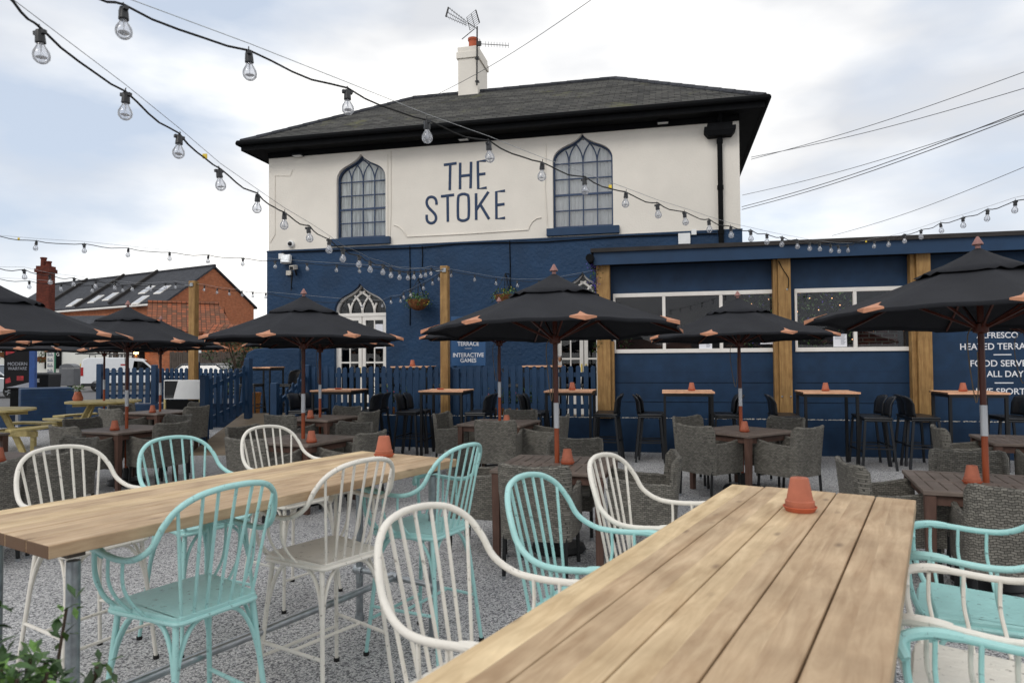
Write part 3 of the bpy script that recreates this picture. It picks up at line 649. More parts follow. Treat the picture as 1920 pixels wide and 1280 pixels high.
# small fixtures, each its own thing
def fixture(name, label, cat, px, py, group=None, d=-.03):
    u, z = fb(px, py, d); return thing(name, label, cat, tuple(FB.w(u, d, z)), -FB.a, group)
for px, py, lb in ((563, 293, 'small black floodlight under the eaves above left arched window'), (872, 263, 'small black floodlight under the eaves above the painted pub name'), (1243, 232, 'small black floodlight under the eaves near the drainpipe')):
    f = fixture('floodlight', lb, 'floodlight', px, py, 'floodlights under the eaves', 0)
    mb = MB(); mb.frustum((-.13, .13, -.20, -.03), (-.13, .13, -.17, -.03), -.03, .03); mb.box(-.03, .03, -.05, 0, 0, .05); mb.build('housing', 'black_plastic', f)
    mb = MB(); mb.box(-.11, .11, -.19, -.05, -.035, -.031); mb.build('lens', 'white_box', f)
f = fixture('security_camera', 'small white dome camera on cream wall above blue paint', 'camera', 547, 458, None, 0)
mb = MB(); mb.lathe([(.09, 0), (.09, .06), (.07, .08)], seg=16, M=Matrix.Rotation(R(90), 4, 'X')); mb.build('housing', 'white_box', f, smooth=True)
mb = MB(); mb.lathe([(.055, .08), (.05, .11), (.03, .13), (0, .14)], seg=16, M=Matrix.Rotation(R(90), 4, 'X')); mb.build('lens', 'black_plastic', f, smooth=True)
f = fixture('floodlight', 'square white floodlight tilted on blue wall at left corner', 'floodlight', 541, 489)
mb = MB(); mb.box(-.13, .12, -.16, -.05, -.11, .11, Matrix.Rotation(R(-14), 4, 'X')); mb.box(-.03, .03, -.08, 0, -.05, .05); mb.build('housing', 'white_box', f, bevel=.01)
mb = MB(); mb.box(-.11, .10, -.167, -.161, -.09, .09, Matrix.Rotation(R(-14), 4, 'X')); mb.build('lens', 'steel', f)
f = fixture('security_camera', 'cream box camera on bracket below white floodlight on blue wall', 'camera', 556, 501)
mb = MB(); mb.box(-.06, .06, -.25, -.04, -.05, .06, Matrix.Rotation(R(12), 4, 'X')); mb.build('housing', 'stone_pale', f, bevel=.01)
mb = MB(); mb.box(-.045, .045, -.256, -.251, -.04, .04, Matrix.Rotation(R(12), 4, 'X')); mb.build('lens', 'black_plastic', f); mb = MB(); mb.tube([(0, 0, -.2), (.01, -.06, -.12), (0, -.1, -.03)], .02, 6); mb.build('bracket', 'black_metal', f)
for px, py, w_, h_, lb in ((529, 481, .07, .07, 'tiny white junction box beside tilted floodlight on blue wall'), (543, 512, .07, .06, 'small grey junction box below box camera on blue wall'), (1283, 448, .13, .12, 'square white box on blue wall right of arched window'), (1301, 436, .055, .06, 'tiny white junction box beside square white box near drainpipe')):
    f = MB(); f.box(-w_, w_, -.06, 0, -h_, h_); u, z = fb(px, py, -.035); o = f.build('junction_box', 'white_box' if 'white' in lb else 'stone_pale', None, bevel=.008)
    o.location = FB.w(u, -.035, z); o.rotation_euler = (0, 0, -FB.a); tag(o, lb, 'wall box')

# hanging baskets on brackets
def basket(px, py, label, flowers, frame=FB, d=-.42, r=.2, chain=.5, group='hanging baskets on the pub wall', bracket=True):
    u, z = frame.pix(px, py, d); t = thing('hanging_basket', label, 'hanging basket', tuple(frame.w(u, d, z)), -frame.a, group)
    mb = MB(); mb.lathe([(0, -r * .95), (r * .45, -r * .85), (r * .8, -r * .5), (r, 0), (r * .9, 0), (0, -.02)], seg=18); mb.build('basket', 'coir', t, smooth=True)
    rn = random.Random(int(px)); 
    def pt(): a = rn.uniform(0, 6.28); q = r * 1.25 * rn.random() ** .5; return (q * math.cos(a), q * math.sin(a), rn.uniform(-.04, .14) - .12 * (q > r))
    mb = MB(); leaves(mb, 260, pt, (.04, .09), rn); mb.build('foliage', 'green_leaf_light', t, flip=False)
    mb = MB(); leaves(mb, 40, lambda: (lambda p: (p[0], p[1], p[2] + .05))(pt()), (.03, .05), rn); mb.build('flowers', flowers, t, flip=False)
    mb = MB()
    for k in range(4): a = k * 1.571 + .4; mb.tube([(r * .95 * math.cos(a), r * .95 * math.sin(a), 0), (0, 0, chain)], .006, 4)
    mb.build('chain', 'black_metal', t)
    if bracket:
        mb = MB(); mb.tube([(0, 0, chain), (-.02, -d, chain + .03)], .012, 5); mb.tube([(0, .02, chain), (0, -d, chain - .4)], .010, 5); mb.tube([(0, -d, chain - .45), (0, -d, chain + .2)], .014, 5); mb.build('bracket', 'black_metal', t)
    return t
basket(784, 562, 'round hanging basket with green leaves on blue wall left of wooden post', 'yellow_plastic', r=.27)
basket(948, 553, 'hanging basket with yellow and green plants showing above middle parasol', 'yellow_plastic', r=.27)
# bare bracket on blue wall
mb = MB(); mb.tube([(0, 0, 0), (0, -.5, .35)], .014, 5); mb.tube([(0, 0, .36), (0, -.52, .36)], .014, 5); mb.tube([(0, 0, -.05), (0, 0, .42)], .014, 5)
u, z = fb(546, 541, -.03); o = mb.build('wall_bracket', 'black_metal'); o.location = FB.w(u, -.03, z); o.rotation_euler = (0, 0, -FB.a + R(35)); tag(o, 'empty black hanging bracket on blue wall above left parasol', 'bracket')

# ================================================================ TERRACE WALL, DECK, EXTENSION
fe = FE.pix
ZP = (fe(1200, 785)[1] + fe(1620, 787)[1]) / 2; uA = fe(700, 800)[0]; uG = fe(560, 760)[0]; uX0 = fe(1113, 480, -.25)[0]; uXR = 13.0
print('PLINTH', ZP, uA, uG, uX0, fe(1200, 848), fe(1730, 857))
pl = MB(); pl.box(uG + .1, uXR, 0, .34, -.3, ZP); plo = pl.build('terrace_wall', 'blue_block', None)
plo.matrix_world = FE.M; plo.location = FE.loc; plo.rotation_euler = (0, 0, -FE.a); tag(plo, 'low blue painted block wall carrying the picket fence and extension', 'wall'); WM[plo.name] = FE.M
mb = MB(); rn = random.Random(5)
for _ in range(1500):
    u = rn.uniform(uG + 1.5, uXR); s = rn.uniform(.004, .014); y = rn.uniform(-.002, .05) if u > uX0 else rn.uniform(.0, .05)
    mb.box(u - s, u + s, y - s * .5, y + s, ZP - .002, ZP + s * .9, tr(0, 0, 0))
mb.build('loose_stones', 'stone_pale', plo, kind='stuff')
dk = MB(); dk.box(FE.pix(566, 760)[0] - 1.35, uX0 + .5, .34, 3.2, ZP - .28, ZP - .20, FE.M); structure('deck', dk, 'deck_wood')

ext = thing('flat_roofed_extension', 'single storey blue extension with white window band and timber posts', 'building', FE.loc, -FE.a)
WALL = .13
u1, u2 = fe(1150, 600, WALL)[0], fe(1457, 600, WALL)[0]; u3, u4 = fe(1490, 600, WALL)[0], fe(1724, 600, WALL)[0]; u5 = fe(1757, 600, WALL)[0]
def avg(*l): return sum(l) / len(l)
ZW0 = avg(fe(1150, 662, WALL)[1], fe(1725, 653, WALL)[1]); ZW1 = avg(fe(1150, 553, WALL)[1], fe(1455, 545, WALL)[1])
ZF0 = avg(fe(1118, 498, -.25)[1], fe(1900, 467, -.25)[1]); ZF1 = avg(fe(1113, 473, -.25)[1], fe(1915, 438, -.25)[1])
print('EXT', u1, u2, u3, u4, u5, ZW0, ZW1, ZF0, ZF1, 'ind', fe(1113, 473, -.25), fe(1915, 438, -.25))
ZF1 = max(ZF1, ZF0 + .24)
rect = lambda a, b, c, d: [(a, c), (b, c), (b, d), (a, d)]
wl = MB(); wl.holed([(uX0 + .02, ZP - .05), (uXR, ZP - .05), (uXR, ZF0 + .1), (uX0 + .02, ZF0 + .1)], [rect(u1 + .01, u2 - .01, ZW0, ZW1), rect(u3 + .01, u4 - .01, ZW0, ZW1)], WALL, .1)
wl.add([(uX0 + .02, WALL, ZP - .05), (uX0 + .02, 3.3, ZP - .05), (uX0 + .02, 3.3, ZF0 + .1), (uX0 + .02, WALL, ZF0 + .1)], [(0, 1, 2, 3)])
wl.build('wall', 'blue_block', ext, flip=False)
bd = MB()
for a_, b_ in ((u1 + .02, u2 - .02), (u3 + .02, u4 - .02)):
    for z in (ZP + .28, ZP + .62): bd.box(a_, b_, WALL - .006, WALL - .001, z, z + .006)
bd.build('board_joints', 'black_paint', ext)
ro = MB(); ro.box(uX0 - .05, uXR, -.30, .95, ZF1 - .02, ZF1 + .05); rfo = ro.build('roof', 'felt_roof', ext)
ro = MB(); ro.box(uX0, uXR, -.25, -.21, ZF0, ZF1 - .02); ro.box(uX0, uX0 + .04, -.21, 3.2, ZF0, ZF1 - .02); ro.build('fascia', 'blue_paint', rfo)
ro = MB(); ro.box(uX0 + .04, uXR, -.21, WALL, ZF0 + .02, ZF0 + .04); ro.build('soffit', 'black_paint', rfo)
ro = MB(); gx = uX0 - .06; ro.tube([(gx, -.34, ZF0 + .12), (gx, 3.0, ZF0 + .10)], .075, 10); ro.build('gutter', 'black_paint', rfo)
for a_, b_, ms in ((u1, u2, (1245, 1352)), (u3, u4, (1603,))):
    f = MB(); t = .055; y0, y1 = WALL - .03, WALL + .05
    f.box(a_, b_, y0, y1, ZW0 - .02, ZW0 + .05); f.box(a_, b_, y0, y1, ZW1 - .05, ZW1 + .02); f.box(a_, a_ + .04, y0, y1, ZW0 + .05, ZW1 - .05); f.box(b_ - .04, b_, y0, y1, ZW0 + .05, ZW1 - .05)
    for m_ in ms: u = fe(m_, 600, WALL)[0]; f.box(u - t / 2, u + t / 2, y0 + .003, y1, ZW0 + .05, ZW1 - .05)
    wf = f.build('window', 'white_paint', ext, bevel=.004)
    f = MB(); f.box(a_ + .03, b_ - .03, WALL + .02, WALL + .025, ZW0 + .04, ZW1 - .04); f.build('pane', 'pane_dark', wf)
# interior seen through the glass
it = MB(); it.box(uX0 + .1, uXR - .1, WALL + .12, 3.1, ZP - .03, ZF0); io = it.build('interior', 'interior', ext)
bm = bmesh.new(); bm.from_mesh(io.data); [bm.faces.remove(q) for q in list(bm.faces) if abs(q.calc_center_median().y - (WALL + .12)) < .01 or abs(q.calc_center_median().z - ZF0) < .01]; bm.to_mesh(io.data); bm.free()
it = MB(); it.box(fe(1612, 640, 2.2)[0], fe(1696, 640, 2.2)[0] - .12, 2.2, 2.3, ZP, fe(1620, 612, 2.2)[1]); it.build('brick_panel', 'dark_brick', ext)
it = MB(); a0, a1 = fe(1578, 640, 2.1)[0], fe(1700, 640, 2.1)[0]; zt2 = fe(1620, 610, 2.1)[1]
it.box(a0, a1, 2.06, 2.12, zt2, zt2 + .05); it.box(fe(1698, 640, 2.1)[0], fe(1703, 640, 2.1)[0], 2.06, 2.12, ZP, zt2); it.box(a0, a0 + .05, 2.06, 2.12, ZP, zt2); it.build('inner_rail', 'grey_paint', ext)
it = MB(); rn = random.Random(9)
for k in range(9): a = fe(1706 + k * 4.5, 640, 2.3)[0]; it.box(a, a + .05, 2.3, 2.34, ZP, zt2 + .1 * rn.random())
it.build('inner_fence', 'fence_wood', ext)
it = MB()
def ipt(): a = rn.uniform(1392, 1600); b = rn.uniform(545, 608) if rn.random() < .7 else rn.uniform(600, 655); dd = rn.uniform(.9, 1.9); u, z = fe(a, b, dd); return (u, dd, z)
leaves(it, 700, ipt, (.06, .12), rn)
def ipt2(): a = rn.gauss(1167, 9); b = rn.uniform(615, 655); u, z = fe(a, b, .6); return (u, rn.uniform(.5, .8), z)
leaves(it, 120, ipt2, (.04, .1), rn); it.build('inner_plants', 'green_leaf_light', ext, flip=False)
it = MB(); leaves(it, 200, lambda: (lambda p: (p[0], p[1], p[2]))(ipt()), (.03, .07), rn); it.build('inner_blossom', 'purple_flower', ext, flip=False)
it = MB(); u, z = fe(1167, 654, .6); it.lathe([(.05, -.25), (.07, 0)], (u, .6, z), 12); u, z = fe(1167, 620, .6); leaves(it, 60, lambda: (u + rn.gauss(0, .08), .6 + rn.gauss(0, .05), z - .15 + rn.gauss(0, .12)), (.03, .06), rn); it.build('inner_flowers', 'pink_flower', ext, flip=False)
for px, py in ((1441, 561), (1500, 549), (1518, 559), (1560, 559), (1535, 581), (1495, 584), (1638, 620), (1598, 636), (1575, 572), (1409, 570), (1455, 573), (1484, 600)):
    u, z = fe(px, py, 1.6); q = MB(); q.lathe([(0, -.010), (.008, -.006), (.010, 0), (.006, .008), (0, .011)], (u, 1.6, z), 8); o = q.build('fairy_light', 'fairy_glow', ext, smooth=True)
it = MB(); uu, zz = fe(1150, 645, 1.4); it.box(uu, uu + 1.5, 1.3, 1.9, ZP, zz + .08); it.box(fe(1380, 600, 1.5)[0], fe(1400, 600, 1.5)[0], 1.4, 1.5, ZP, ZW1); it.build('inner_furniture', 'interior_wood', ext)
# notices on the glass: sheets with lines of small type
for px0, px1, py0, py1, lb in ((1311, 1335, 633, 655, 'white printed menu standing behind middle pane left of dark parasol pole'), (1426, 1450, 630, 645, 'blank white notice hanging low in window beside thick timber post'), (1563, 1588, 626, 650, 'white printed menu taped inside window left of the brick panel')):
    a0, z0 = fe(px0, py1, WALL); a1, z1 = fe(px1, py0, WALL); t = thing('menu_sheet', lb, 'menu', tuple(FE.w(a0, WALL + .01, z0)), -FE.a, 'notices in the extension windows')
    q = MB(); q.box(0, a1 - a0, 0, .003, 0, z1 - z0); q.build('sheet', 'paper', t)
    if 'printed' in lb:
        q = MB(); hh = z1 - z0; ww = a1 - a0
        for k in range(9):
            zz = hh * (.9 - .09 * k); x0_ = ww * (.12 if k < 4 else .55); q.box(x0_, ww * (.9 - .05 * (k % 3)), -.002, -.0005, zz, zz + .006)
        q.build('print', 'paper_ink', t)
# timber posts of the extension
for (p0, p1, y0, y1, lb) in ((1121, 1146, 785, 497, 'square timber post at left end of the blue extension'), (1463, 1487, 785, 478, 'broad bolted timber post between the two window bays'), (1724, 1751, 786, 470, 'square timber post beside the painted alfresco lettering')):
    a0, z0 = fe(p0, y0, -.10); a1, _ = fe(p1, y0, -.10); zt = ZF0 + .02
    t = thing('timber_post', lb, 'post', tuple(FE.w((a0 + a1) / 2, 0, ZP if p0 > 1 else 0)), -FE.a, 'timber posts along the extension'); hw = (a1 - a0) / 2
    q = MB(); q.box(-hw, hw, -.12, .08, 0, zt - ZP); q.build('post', 'post_wood', t, bevel=.008)
    if p0 != 1121: q = MB(); q.box(-hw - .07, -hw - .002, -.05, .10, .0, zt - ZP - .002); q.build('side_board', 'post_wood', t, bevel=.004)
    if p0 == 1121: q = MB(); q.box(hw + .002, hw + .06, -.04, .10, 0, (zt - ZP) * .5); q.build('side_board', 'post_wood', t)
    if p0 == 1463:
        q = MB()
        for bx, bz in ((-.07, .3), (.07, .3), (-.05, 1.25), (.04, 2.1)): q.lathe([(.014, 0), (.014, .012), (0, .014)], (0, 0, 0), 8, tr(bx, -.12, bz + .1) @ Matrix.Rotation(R(90), 4, 'X'))
        q.build('bolts', 'steel', t); q = MB(); q.tube(catmull([(-.09, -.13, zt - ZP - .05), (-.02, -.14, zt - ZP - .2), (.06, -.14, zt - ZP - .35), (.05, -.14, zt - ZP - .52)]), .008, 5); q.build('cable', 'black_paint', t)
# painted lettering on the right hand wall
zl = lambda x, y: (1720 + x / 5.82, 560 + y / 5.82)
def paint_line(txt, xz, yb, hpx, sx=.9, to=None):
    px, py = zl(xz, yb); u, z = fe(px, py, WALL); u2_, z2 = fe(px, py - hpx / 5.82, WALL); h = (z2 - z) / .70
    return text_part(txt, h, tr(u, WALL - .006, z), 'painted_lettering', 'white_letter', ext, sx=sx * 1.03, bold=.0015)
paint_line('ALFRESCO', 645, 430, 62, .93); paint_line('HEATED TERRACE', 460, 556, 68, .90); paint_line('FOOD SERVED', 572, 738, 68, .94); paint_line('ALL DAY', 757, 851, 66, .92); paint_line('LIVE SPORTS', 634, 1040, 66, .96)
q = MB()
for (xa_, xb_, y_) in ((830, 1025, 610), (842, 1048, 917)):
    a0, z0 = fe(*zl(xa_, y_), WALL); a1, _ = fe(*zl(xb_, y_), WALL); q.box(a0, a1, WALL - .006, WALL - .002, z0 - .008, z0 + .008)
q.build('painted_rule', 'white_letter', ext)
# purple climber at the corner of the extension
t = thing('climbing_plant', 'purple flowering climber trailing down beside left timber post', 'climbing plant', tuple(FE.w(uX0 - .1, .1, ZP)), -FE.a)
rn = random.Random(11); q = MB(); q2 = MB(); st = MB()
pts = []
for k in range(40):
    f_ = k / 39; px = 1112 + 6 * math.sin(f_ * 9) + f_ * 4; py = 492 + 160 * f_; u, z = fe(px, py, -.05 + .03 * math.sin(k)); pts.append(Vector(FE.w(u, -.08, z)))
st.tube(pts, .008, 5); st.build('stem', 'bark', t, world=True)
leaves(q, 420, lambda: tuple(rn.choice(pts) + Vector((rn.gauss(0, .05), rn.gauss(0, .05), rn.gauss(0, .05)))), (.04, .08), rn); q.build('foliage', 'green_leaf', t, world=True, flip=False)
leaves(q2, 300, lambda: tuple(pts[rn.choice([0, 1, 2, 3, 8, 9, 10, 11, 12])] + Vector((rn.gauss(0, .055), rn.gauss(0, .05), rn.gauss(0, .06)))), (.03, .055), rn); q2.build('flowers', 'purple_flower', t, world=True, flip=False)

# teal notice board on the pub wall behind the fence
u0, z0 = fe(846, 684, .5); u1_, z1 = fe(910, 592, .5)
t = thing('notice_board', 'blue notice board with white interactive games lettering behind fence', 'sign', tuple(FE.w(u0, .5, z0)), -FE.a); W_, H_ = u1_ - u0, z1 - z0
q = MB(); q.box(0, W_, 0, .03, -.02, H_); q.build('board', 'sign_teal', t, bevel=.004)
q = MB(); q.box(.04, .09, .0301, .09, -.6, H_ * .9); q.box(W_ - .09, W_ - .04, .0301, .09, -.6, H_ * .9); q.build('leg', 'blue_paint', t)
cxm = W_ / 2
for txt, py, hp in (('GAMES', 679, 7.6), ('INTERACTIVE', 669, 7.6), ('TERRACE', 648, 7.6), ('HEATED', 636, 7.6), ('ALFRESCO', 624, 7.6)):
    zz = fe(878, py, .5)[1] - z0; zz2 = fe(878, py - hp, .5)[1] - z0; text_part(txt, (zz2 - zz) / .7, tr(cxm, -.003, zz), 'lettering', 'white_letter', t, 'CENTER', sx=.92, bold=.002)
zz = fe(878, 653, .5)[1] - z0; q = MB(); q.box(cxm - .07, cxm + .07, -.003, -.0005, zz - .004, zz + .004); q.build('rule', 'white_letter', t)

# wooden light posts
def lightpost(name, px0, px1, pyt, frame_pt, w_, label, z0):
    t = thing('timber_post', label, 'post', frame_pt, -FE.a, 'timber posts holding the festoon lights'); q = MB(); q.box(-w_ / 2, w_ / 2, -w_ / 2, w_ / 2, 0, pyt - z0); q.build('post', 'post_wood', t, bevel=.008)
    q = MB(); q.box(-.02, .05, -w_ / 2 - .03, -w_ / 2 - .002, pyt - z0 - .12, pyt - z0 - .05); q.tube([(0, -w_ / 2 - .02, pyt - z0 - .1), (-.15, -w_ / 2 - .03, pyt - z0 - .1)], .012, 6); q.build('eye_bolt', 'steel', t)
uP, zPt = fe(834, 499, -.09); POSTC = FE.w(uP, -.09, 0); CPT = Vector((POSTC.x, POSTC.y, zPt))
wP = fe(842, 600, -.09)[0] - fe(828, 600, -.09)[0]
lightpost('p', 0, 0, zPt, (POSTC.x, POSTC.y, 0), wP, 'tall slim timber post in front of the picket fence holding festoon lights', 0)
LP = PY(363.5, 527, 15.3); LPT = LP.copy(); zb = -.3
lightpost('p', 0, 0, LP.z, (LP.x, LP.y, -.3), .155, 'tall timber post behind left picket fence, in front of brick house', -.3)
# ================================================================ FURNITURE BUILDERS
TZ = 1.054
TD = Vector((795, 1280, 0)).normalized()          # direction the long tables run (away, to the right)
TN = Vector((TD.y, -TD.x, 0))                      # their right hand side
# ---- long plank tables: local x along the table, y across
def long_table(label, cen, length, width, npl, legs_at, rail=True):
    a = math.atan2(TD.y, TD.x); t = thing('long_table', label, 'table', (cen.x, cen.y, 0), a, 'long plank tables')
    q = MB(); pw = width / npl; rn = random.Random(int(cen.x * 100))
    for i in range(npl):
        y0 = -width / 2 + i * pw; dz = rn.uniform(-.0015, .0015); dl = rn.uniform(-.006, .006)
        q.box(-length / 2 + dl, length / 2 + dl, y0 + .0025, y0 + pw - .0025, TZ - .045 + dz, TZ + dz)
    q.build('tabletop', 'deal_top', t, bevel=.004)
    for x in legs_at: q = MB(); q.box(x - .03, x + .03, -width / 2 + .08, width / 2 - .08, TZ - .075, TZ - .047); q.build('batten', 'fence_wood', t)
    for x in legs_at:
        for s in (-1, 1):
            q = MB(); y = s * (width / 2 - .10); q.tube([(x, y, 0.01), (x, y, TZ - .09)], .0225, 14); q.tube([(x, y, .0), (x, y, .035)], .03, 14)
            lg = q.build('leg', 'galv', t, smooth=True)
        q = MB(); q.tube([(x, -(width / 2 - .10), .32), (x, width / 2 - .10, .32)], .018, 12)
        for s in (-1, 1): q.tube([(x, s * (width / 2 - .10) - .03 * s, .32), (x, s * (width / 2 - .10) + .035 * s, .32)], .03, 12)
        q.tube([(x, -.03, .32), (x, .03, .32)], .03, 12); q.build('cross_tube', 'steel', t, smooth=True)
    if rail: q = MB(); q.tube([(legs_at[0], 0, .32), (legs_at[-1], 0, .32)], .021, 12); q.build('foot_rail', 'steel', t, smooth=True)
    return t
fl = PZ(1370, 907.5, TZ); frr = PZ(1719, 935, TZ); W_R = .757
cR = (fl + frr) / 2 - TD * 1.30; cR.z = 0
print('RT', fl, frr, (fl - frr).length, TD)
long_table('long plank table in right foreground with one upturned pot on it', cR, 2.6, W_R, 5, (-1.05, 1.1))
a1, a2, a3 = PZ(680, 844, TZ), PZ(856, 861, TZ), PZ(81, 1025, TZ)
print('LT', a1, a2, a3, (a1 - a2).length, (a3 - a2).length)
farc = (a1 + a2) / 2; LL = (a3 - a2).dot(-TD) ; cL = farc - TD * LL / 2; cL.z = 0
long_table('long plank table in left foreground with chairs along both sides', cL, LL, .79, 5, (-LL / 2 + .12, LL / 2 - .12))

# ---- bar height hoop back metal chairs
CH_SEAT = .70
def make_hoop_chair(paint, label, group):
    t = thing('hoop_back_chair', label, 'chair', (0, 0, 0), 0, group)
    fw, rw, d0, d1 = .225, .18, .215, -.20
    # seat with rounded corners, front at +x
    o = []
    for cx, cy, a0, rr in ((d0 - .05, fw - .05, 0, .05), (d1 + .03, rw - .03, 90, .03), (d1 + .03, -rw + .03, 180, .03), (d0 - .05, -fw + .05, 270, .05)):
        for k in range(5): a = R(a0 + 90 * k / 4); o.append((cx + rr * math.cos(a), cy + rr * math.sin(a)))
    q = MB(); q.prism([(x, z) for x, z in o], 0, .018, tr(0, 0, CH_SEAT - .018) @ Matrix(((1, 0, 0, 0), (0, 0, 1, 0), (0, 1, 0, 0), (0, 0, 0, 1)))); q.build('seat', paint, t, bevel=.004)
    q = MB(); q.tube([(x * .985, y * .985, CH_SEAT - .026) for x, y in o], .011, 8, closed=True); q.build('seat_rim', paint, t, smooth=True)
    AZ = CH_SEAT + .225
    half = [(.235, .262, AZ - .010), (.15, .288, AZ + .004), (.0, .296, AZ - .006), (-.10, .284, AZ + .004), (-.175, .264, AZ + .05), (-.215, .246, AZ + .125), (-.25, .210, AZ + .188), (-.28, .150, AZ + .228), (-.297, .075, AZ + .245), (-.302, 0, AZ + .249)]
    pts = catmull(half + [(x, -y, z) for x, y, z in half[-2::-1]], 4)
    q = MB(); q.tube(pts, .0120, 10); q.build('hoop', paint, t, smooth=True)
    for s in (-1, 1):
        q = MB(); P = [(.235, s * .215, AZ - .05), (.25, s * .24, AZ - .02), (.225, s * .264, AZ - .002), (.17, s * .282, AZ + .006), (.11, s * .289, AZ + .004)]; PW = catmull(P, 3); q.tube(PW, [.0125] + [.0158] * (len(PW) - 3) + [.0145, .0122], 8)
        q.build('arm_wrap', paint, t, smooth=True)
    # spindles of the back
    top = lambda y: min(pts, key=lambda p: abs(p.y - y) + (10 if p.x > -.12 else 0))
    for i in range(7):
        f = (i - 3) / 3; yb = f * (rw - .025); ytop = f * .205; p = top(ytop); q = MB()
        q.tube([(d1 + .012, yb, CH_SEAT - .01), ((d1 + p.x) / 2 + .006, (yb + p.y) / 2, (CH_SEAT + p.z) / 2), tuple(p)], .0066, 7); q.build('spindle', paint, t, smooth=True)
    for s in (-1, 1):
        for k, x in enumerate((.17, .07, -.03)):
            q = MB(); q.tube(catmull([(x + .0, s * .288, AZ - .004), (x + .002, s * .286, AZ - .10), (x - .01, s * .262, AZ - .17), (x - .02, s * .215, CH_SEAT - .006)], 4), .0066, 7); q.build('arm_spindle', paint, t, smooth=True)
        q = MB(); q.tube(catmull([(.235, s * .255, AZ - .01), (.235, s * .252, AZ - .10), (.215, s * .235, CH_SEAT + .04), (.19, s * .205, CH_SEAT - .01)], 4), .010, 8); q.build('arm_post', paint, t, smooth=True)
    feet = {}
    for sx, xx, xf in ((1, .165, .225), (-1, -.17, -.245)):
        for s in (-1, 1):
            yt = (fw - .03 if sx > 0 else rw - .015); yf = yt + .055; q = MB(); q.tube([(xx, s * yt, CH_SEAT - .015), (xf, s * yf, .012)], [.0125, .0105], 10); lg = q.build('leg', paint, t, smooth=True)
            q = MB(); q.tube([(xf, s * yf, 0), (xf, s * yf, .02)], .016, 8); q.build('foot_cap', 'rubber', lg)
            feet[(sx, s)] = (Vector((xx, s * yt, CH_SEAT - .015)), Vector((xf, s * yf, .012)))
    at = lambda k, z: feet[k][0].lerp(feet[k][1], (feet[k][0].z - z) / (feet[k][0].z - feet[k][1].z))
    def arch(k1, k2):
        a, b = at(k1, CH_SEAT - .28), at(k2, CH_SEAT - .28); a2_, b2_ = at(k1, CH_SEAT - .14), at(k2, CH_SEAT - .14); m1 = a2_.lerp(b2_, .06); m2 = a2_.lerp(b2_, .94); c = (at(k1, CH_SEAT - .035) + at(k2, CH_SEAT - .035)) / 2
        q1 = at(k1, CH_SEAT - .05).lerp(at(k2, CH_SEAT - .05), .22); q2 = at(k1, CH_SEAT - .05).lerp(at(k2, CH_SEAT - .05), .78)
        q = MB(); q.tube(catmull([a, m1, q1, c, q2, m2, b], 4), .009, 8); q.build('brace', paint, t, smooth=True)
    arch((1, 1), (1, -1)); arch((-1, 1), (-1, -1)); arch((1, 1), (-1, 1)); arch((1, -1), (-1, -1))
    for k1, k2, z in (((1, 1), (-1, 1), .27), ((1, -1), (-1, -1), .27)):
        q = MB(); q.tube([at(k1, z), at(k2, z)], .009, 8); q.build('stretcher', paint, t, smooth=True)
    q = MB(); q.tube([(at((1, 1), .27) + at((-1, 1), .27)) / 2, (at((1, -1), .27) + at((-1, -1), .27)) / 2], .009, 8); q.build('stretcher', paint, t, smooth=True)
    q = MB(); q.tube([at((1, 1), .2), at((1, -1), .2)], .009, 8); q.build('stretcher', paint, t, smooth=True)
    return t
aq = iv = None
def hoop_chair(colour, pos, facing, label, twist=0):
    global aq, iv
    rz = math.atan2(facing.y, facing.x) + R(twist); pos = (pos.x, pos.y, 0); grp = 'hoop back chairs at the long tables'
    src = aq if colour == 'aqua_paint' else iv
    if src is None:
        c = make_hoop_chair(colour, label, grp); c.location = pos; c.rotation_euler = (0, 0, rz)
        if colour == 'aqua_paint': aq = c
        else: iv = c
        return c
    return dup(src, pos, rz, label, grp)
A_, I_ = 'aqua_paint', 'ivory_paint'
def rear_edge(px, py, face): p = PZ(px, py, CH_SEAT); return p + face * .19
def hoop_top(px, py, face): p = PZ(px, py, CH_SEAT + .225 + .258); return p + face * .302
hoop_chair(A_, rear_edge(410, 1131, -TN), -TN, 'turquoise chair, nearest one in front of the left long table')
hoop_chair(I_, rear_edge(664, 1040, -TN), -TN, 'white chair between two turquoise ones in front of left long table', -4)
hoop_chair(A_, rear_edge(846, 990, -TN), -TN, 'turquoise chair at far end of the near side of left table', 3)
hoop_chair(I_, hoop_top(114, 834, TN), TN, 'white chair behind left long table, closest to the left edge', 4)
hoop_chair(A_, hoop_top(319, 817, TN), TN, 'turquoise chair tucked in behind the left long table')
hoop_chair(I_, hoop_top(494, 797, TN), TN, 'white chair behind left long table in front of terracotta pot')
hoop_chair(I_, hoop_top(772, 948, TN), TN, 'white chair nearest the camera at left side of right table', -2)
hoop_chair(A_, hoop_top(982, 887, TN), TN, 'turquoise chair between two white ones, left of right table', 2)
hoop_chair(I_, hoop_top(1123, 850, TN), TN, 'white chair farthest along the left side of right table')
rE = PZ(1719, 935, TZ); rE.z = 0
base = Vector((rE.x, rE.y, 0)) - TD * .16 + TN * .215
hoop_chair(A_, base, -TN, 'turquoise chair with whole seat visible at right picture edge')
hoop_chair(I_, base - TD * .72 + TN * .0, -TN, 'white chair between two turquoise ones at right picture edge')
hoop_chair(A_, base - TD * 1.36 + TN * .02, -TN, 'turquoise chair lowest at right picture edge, only its arm showing')

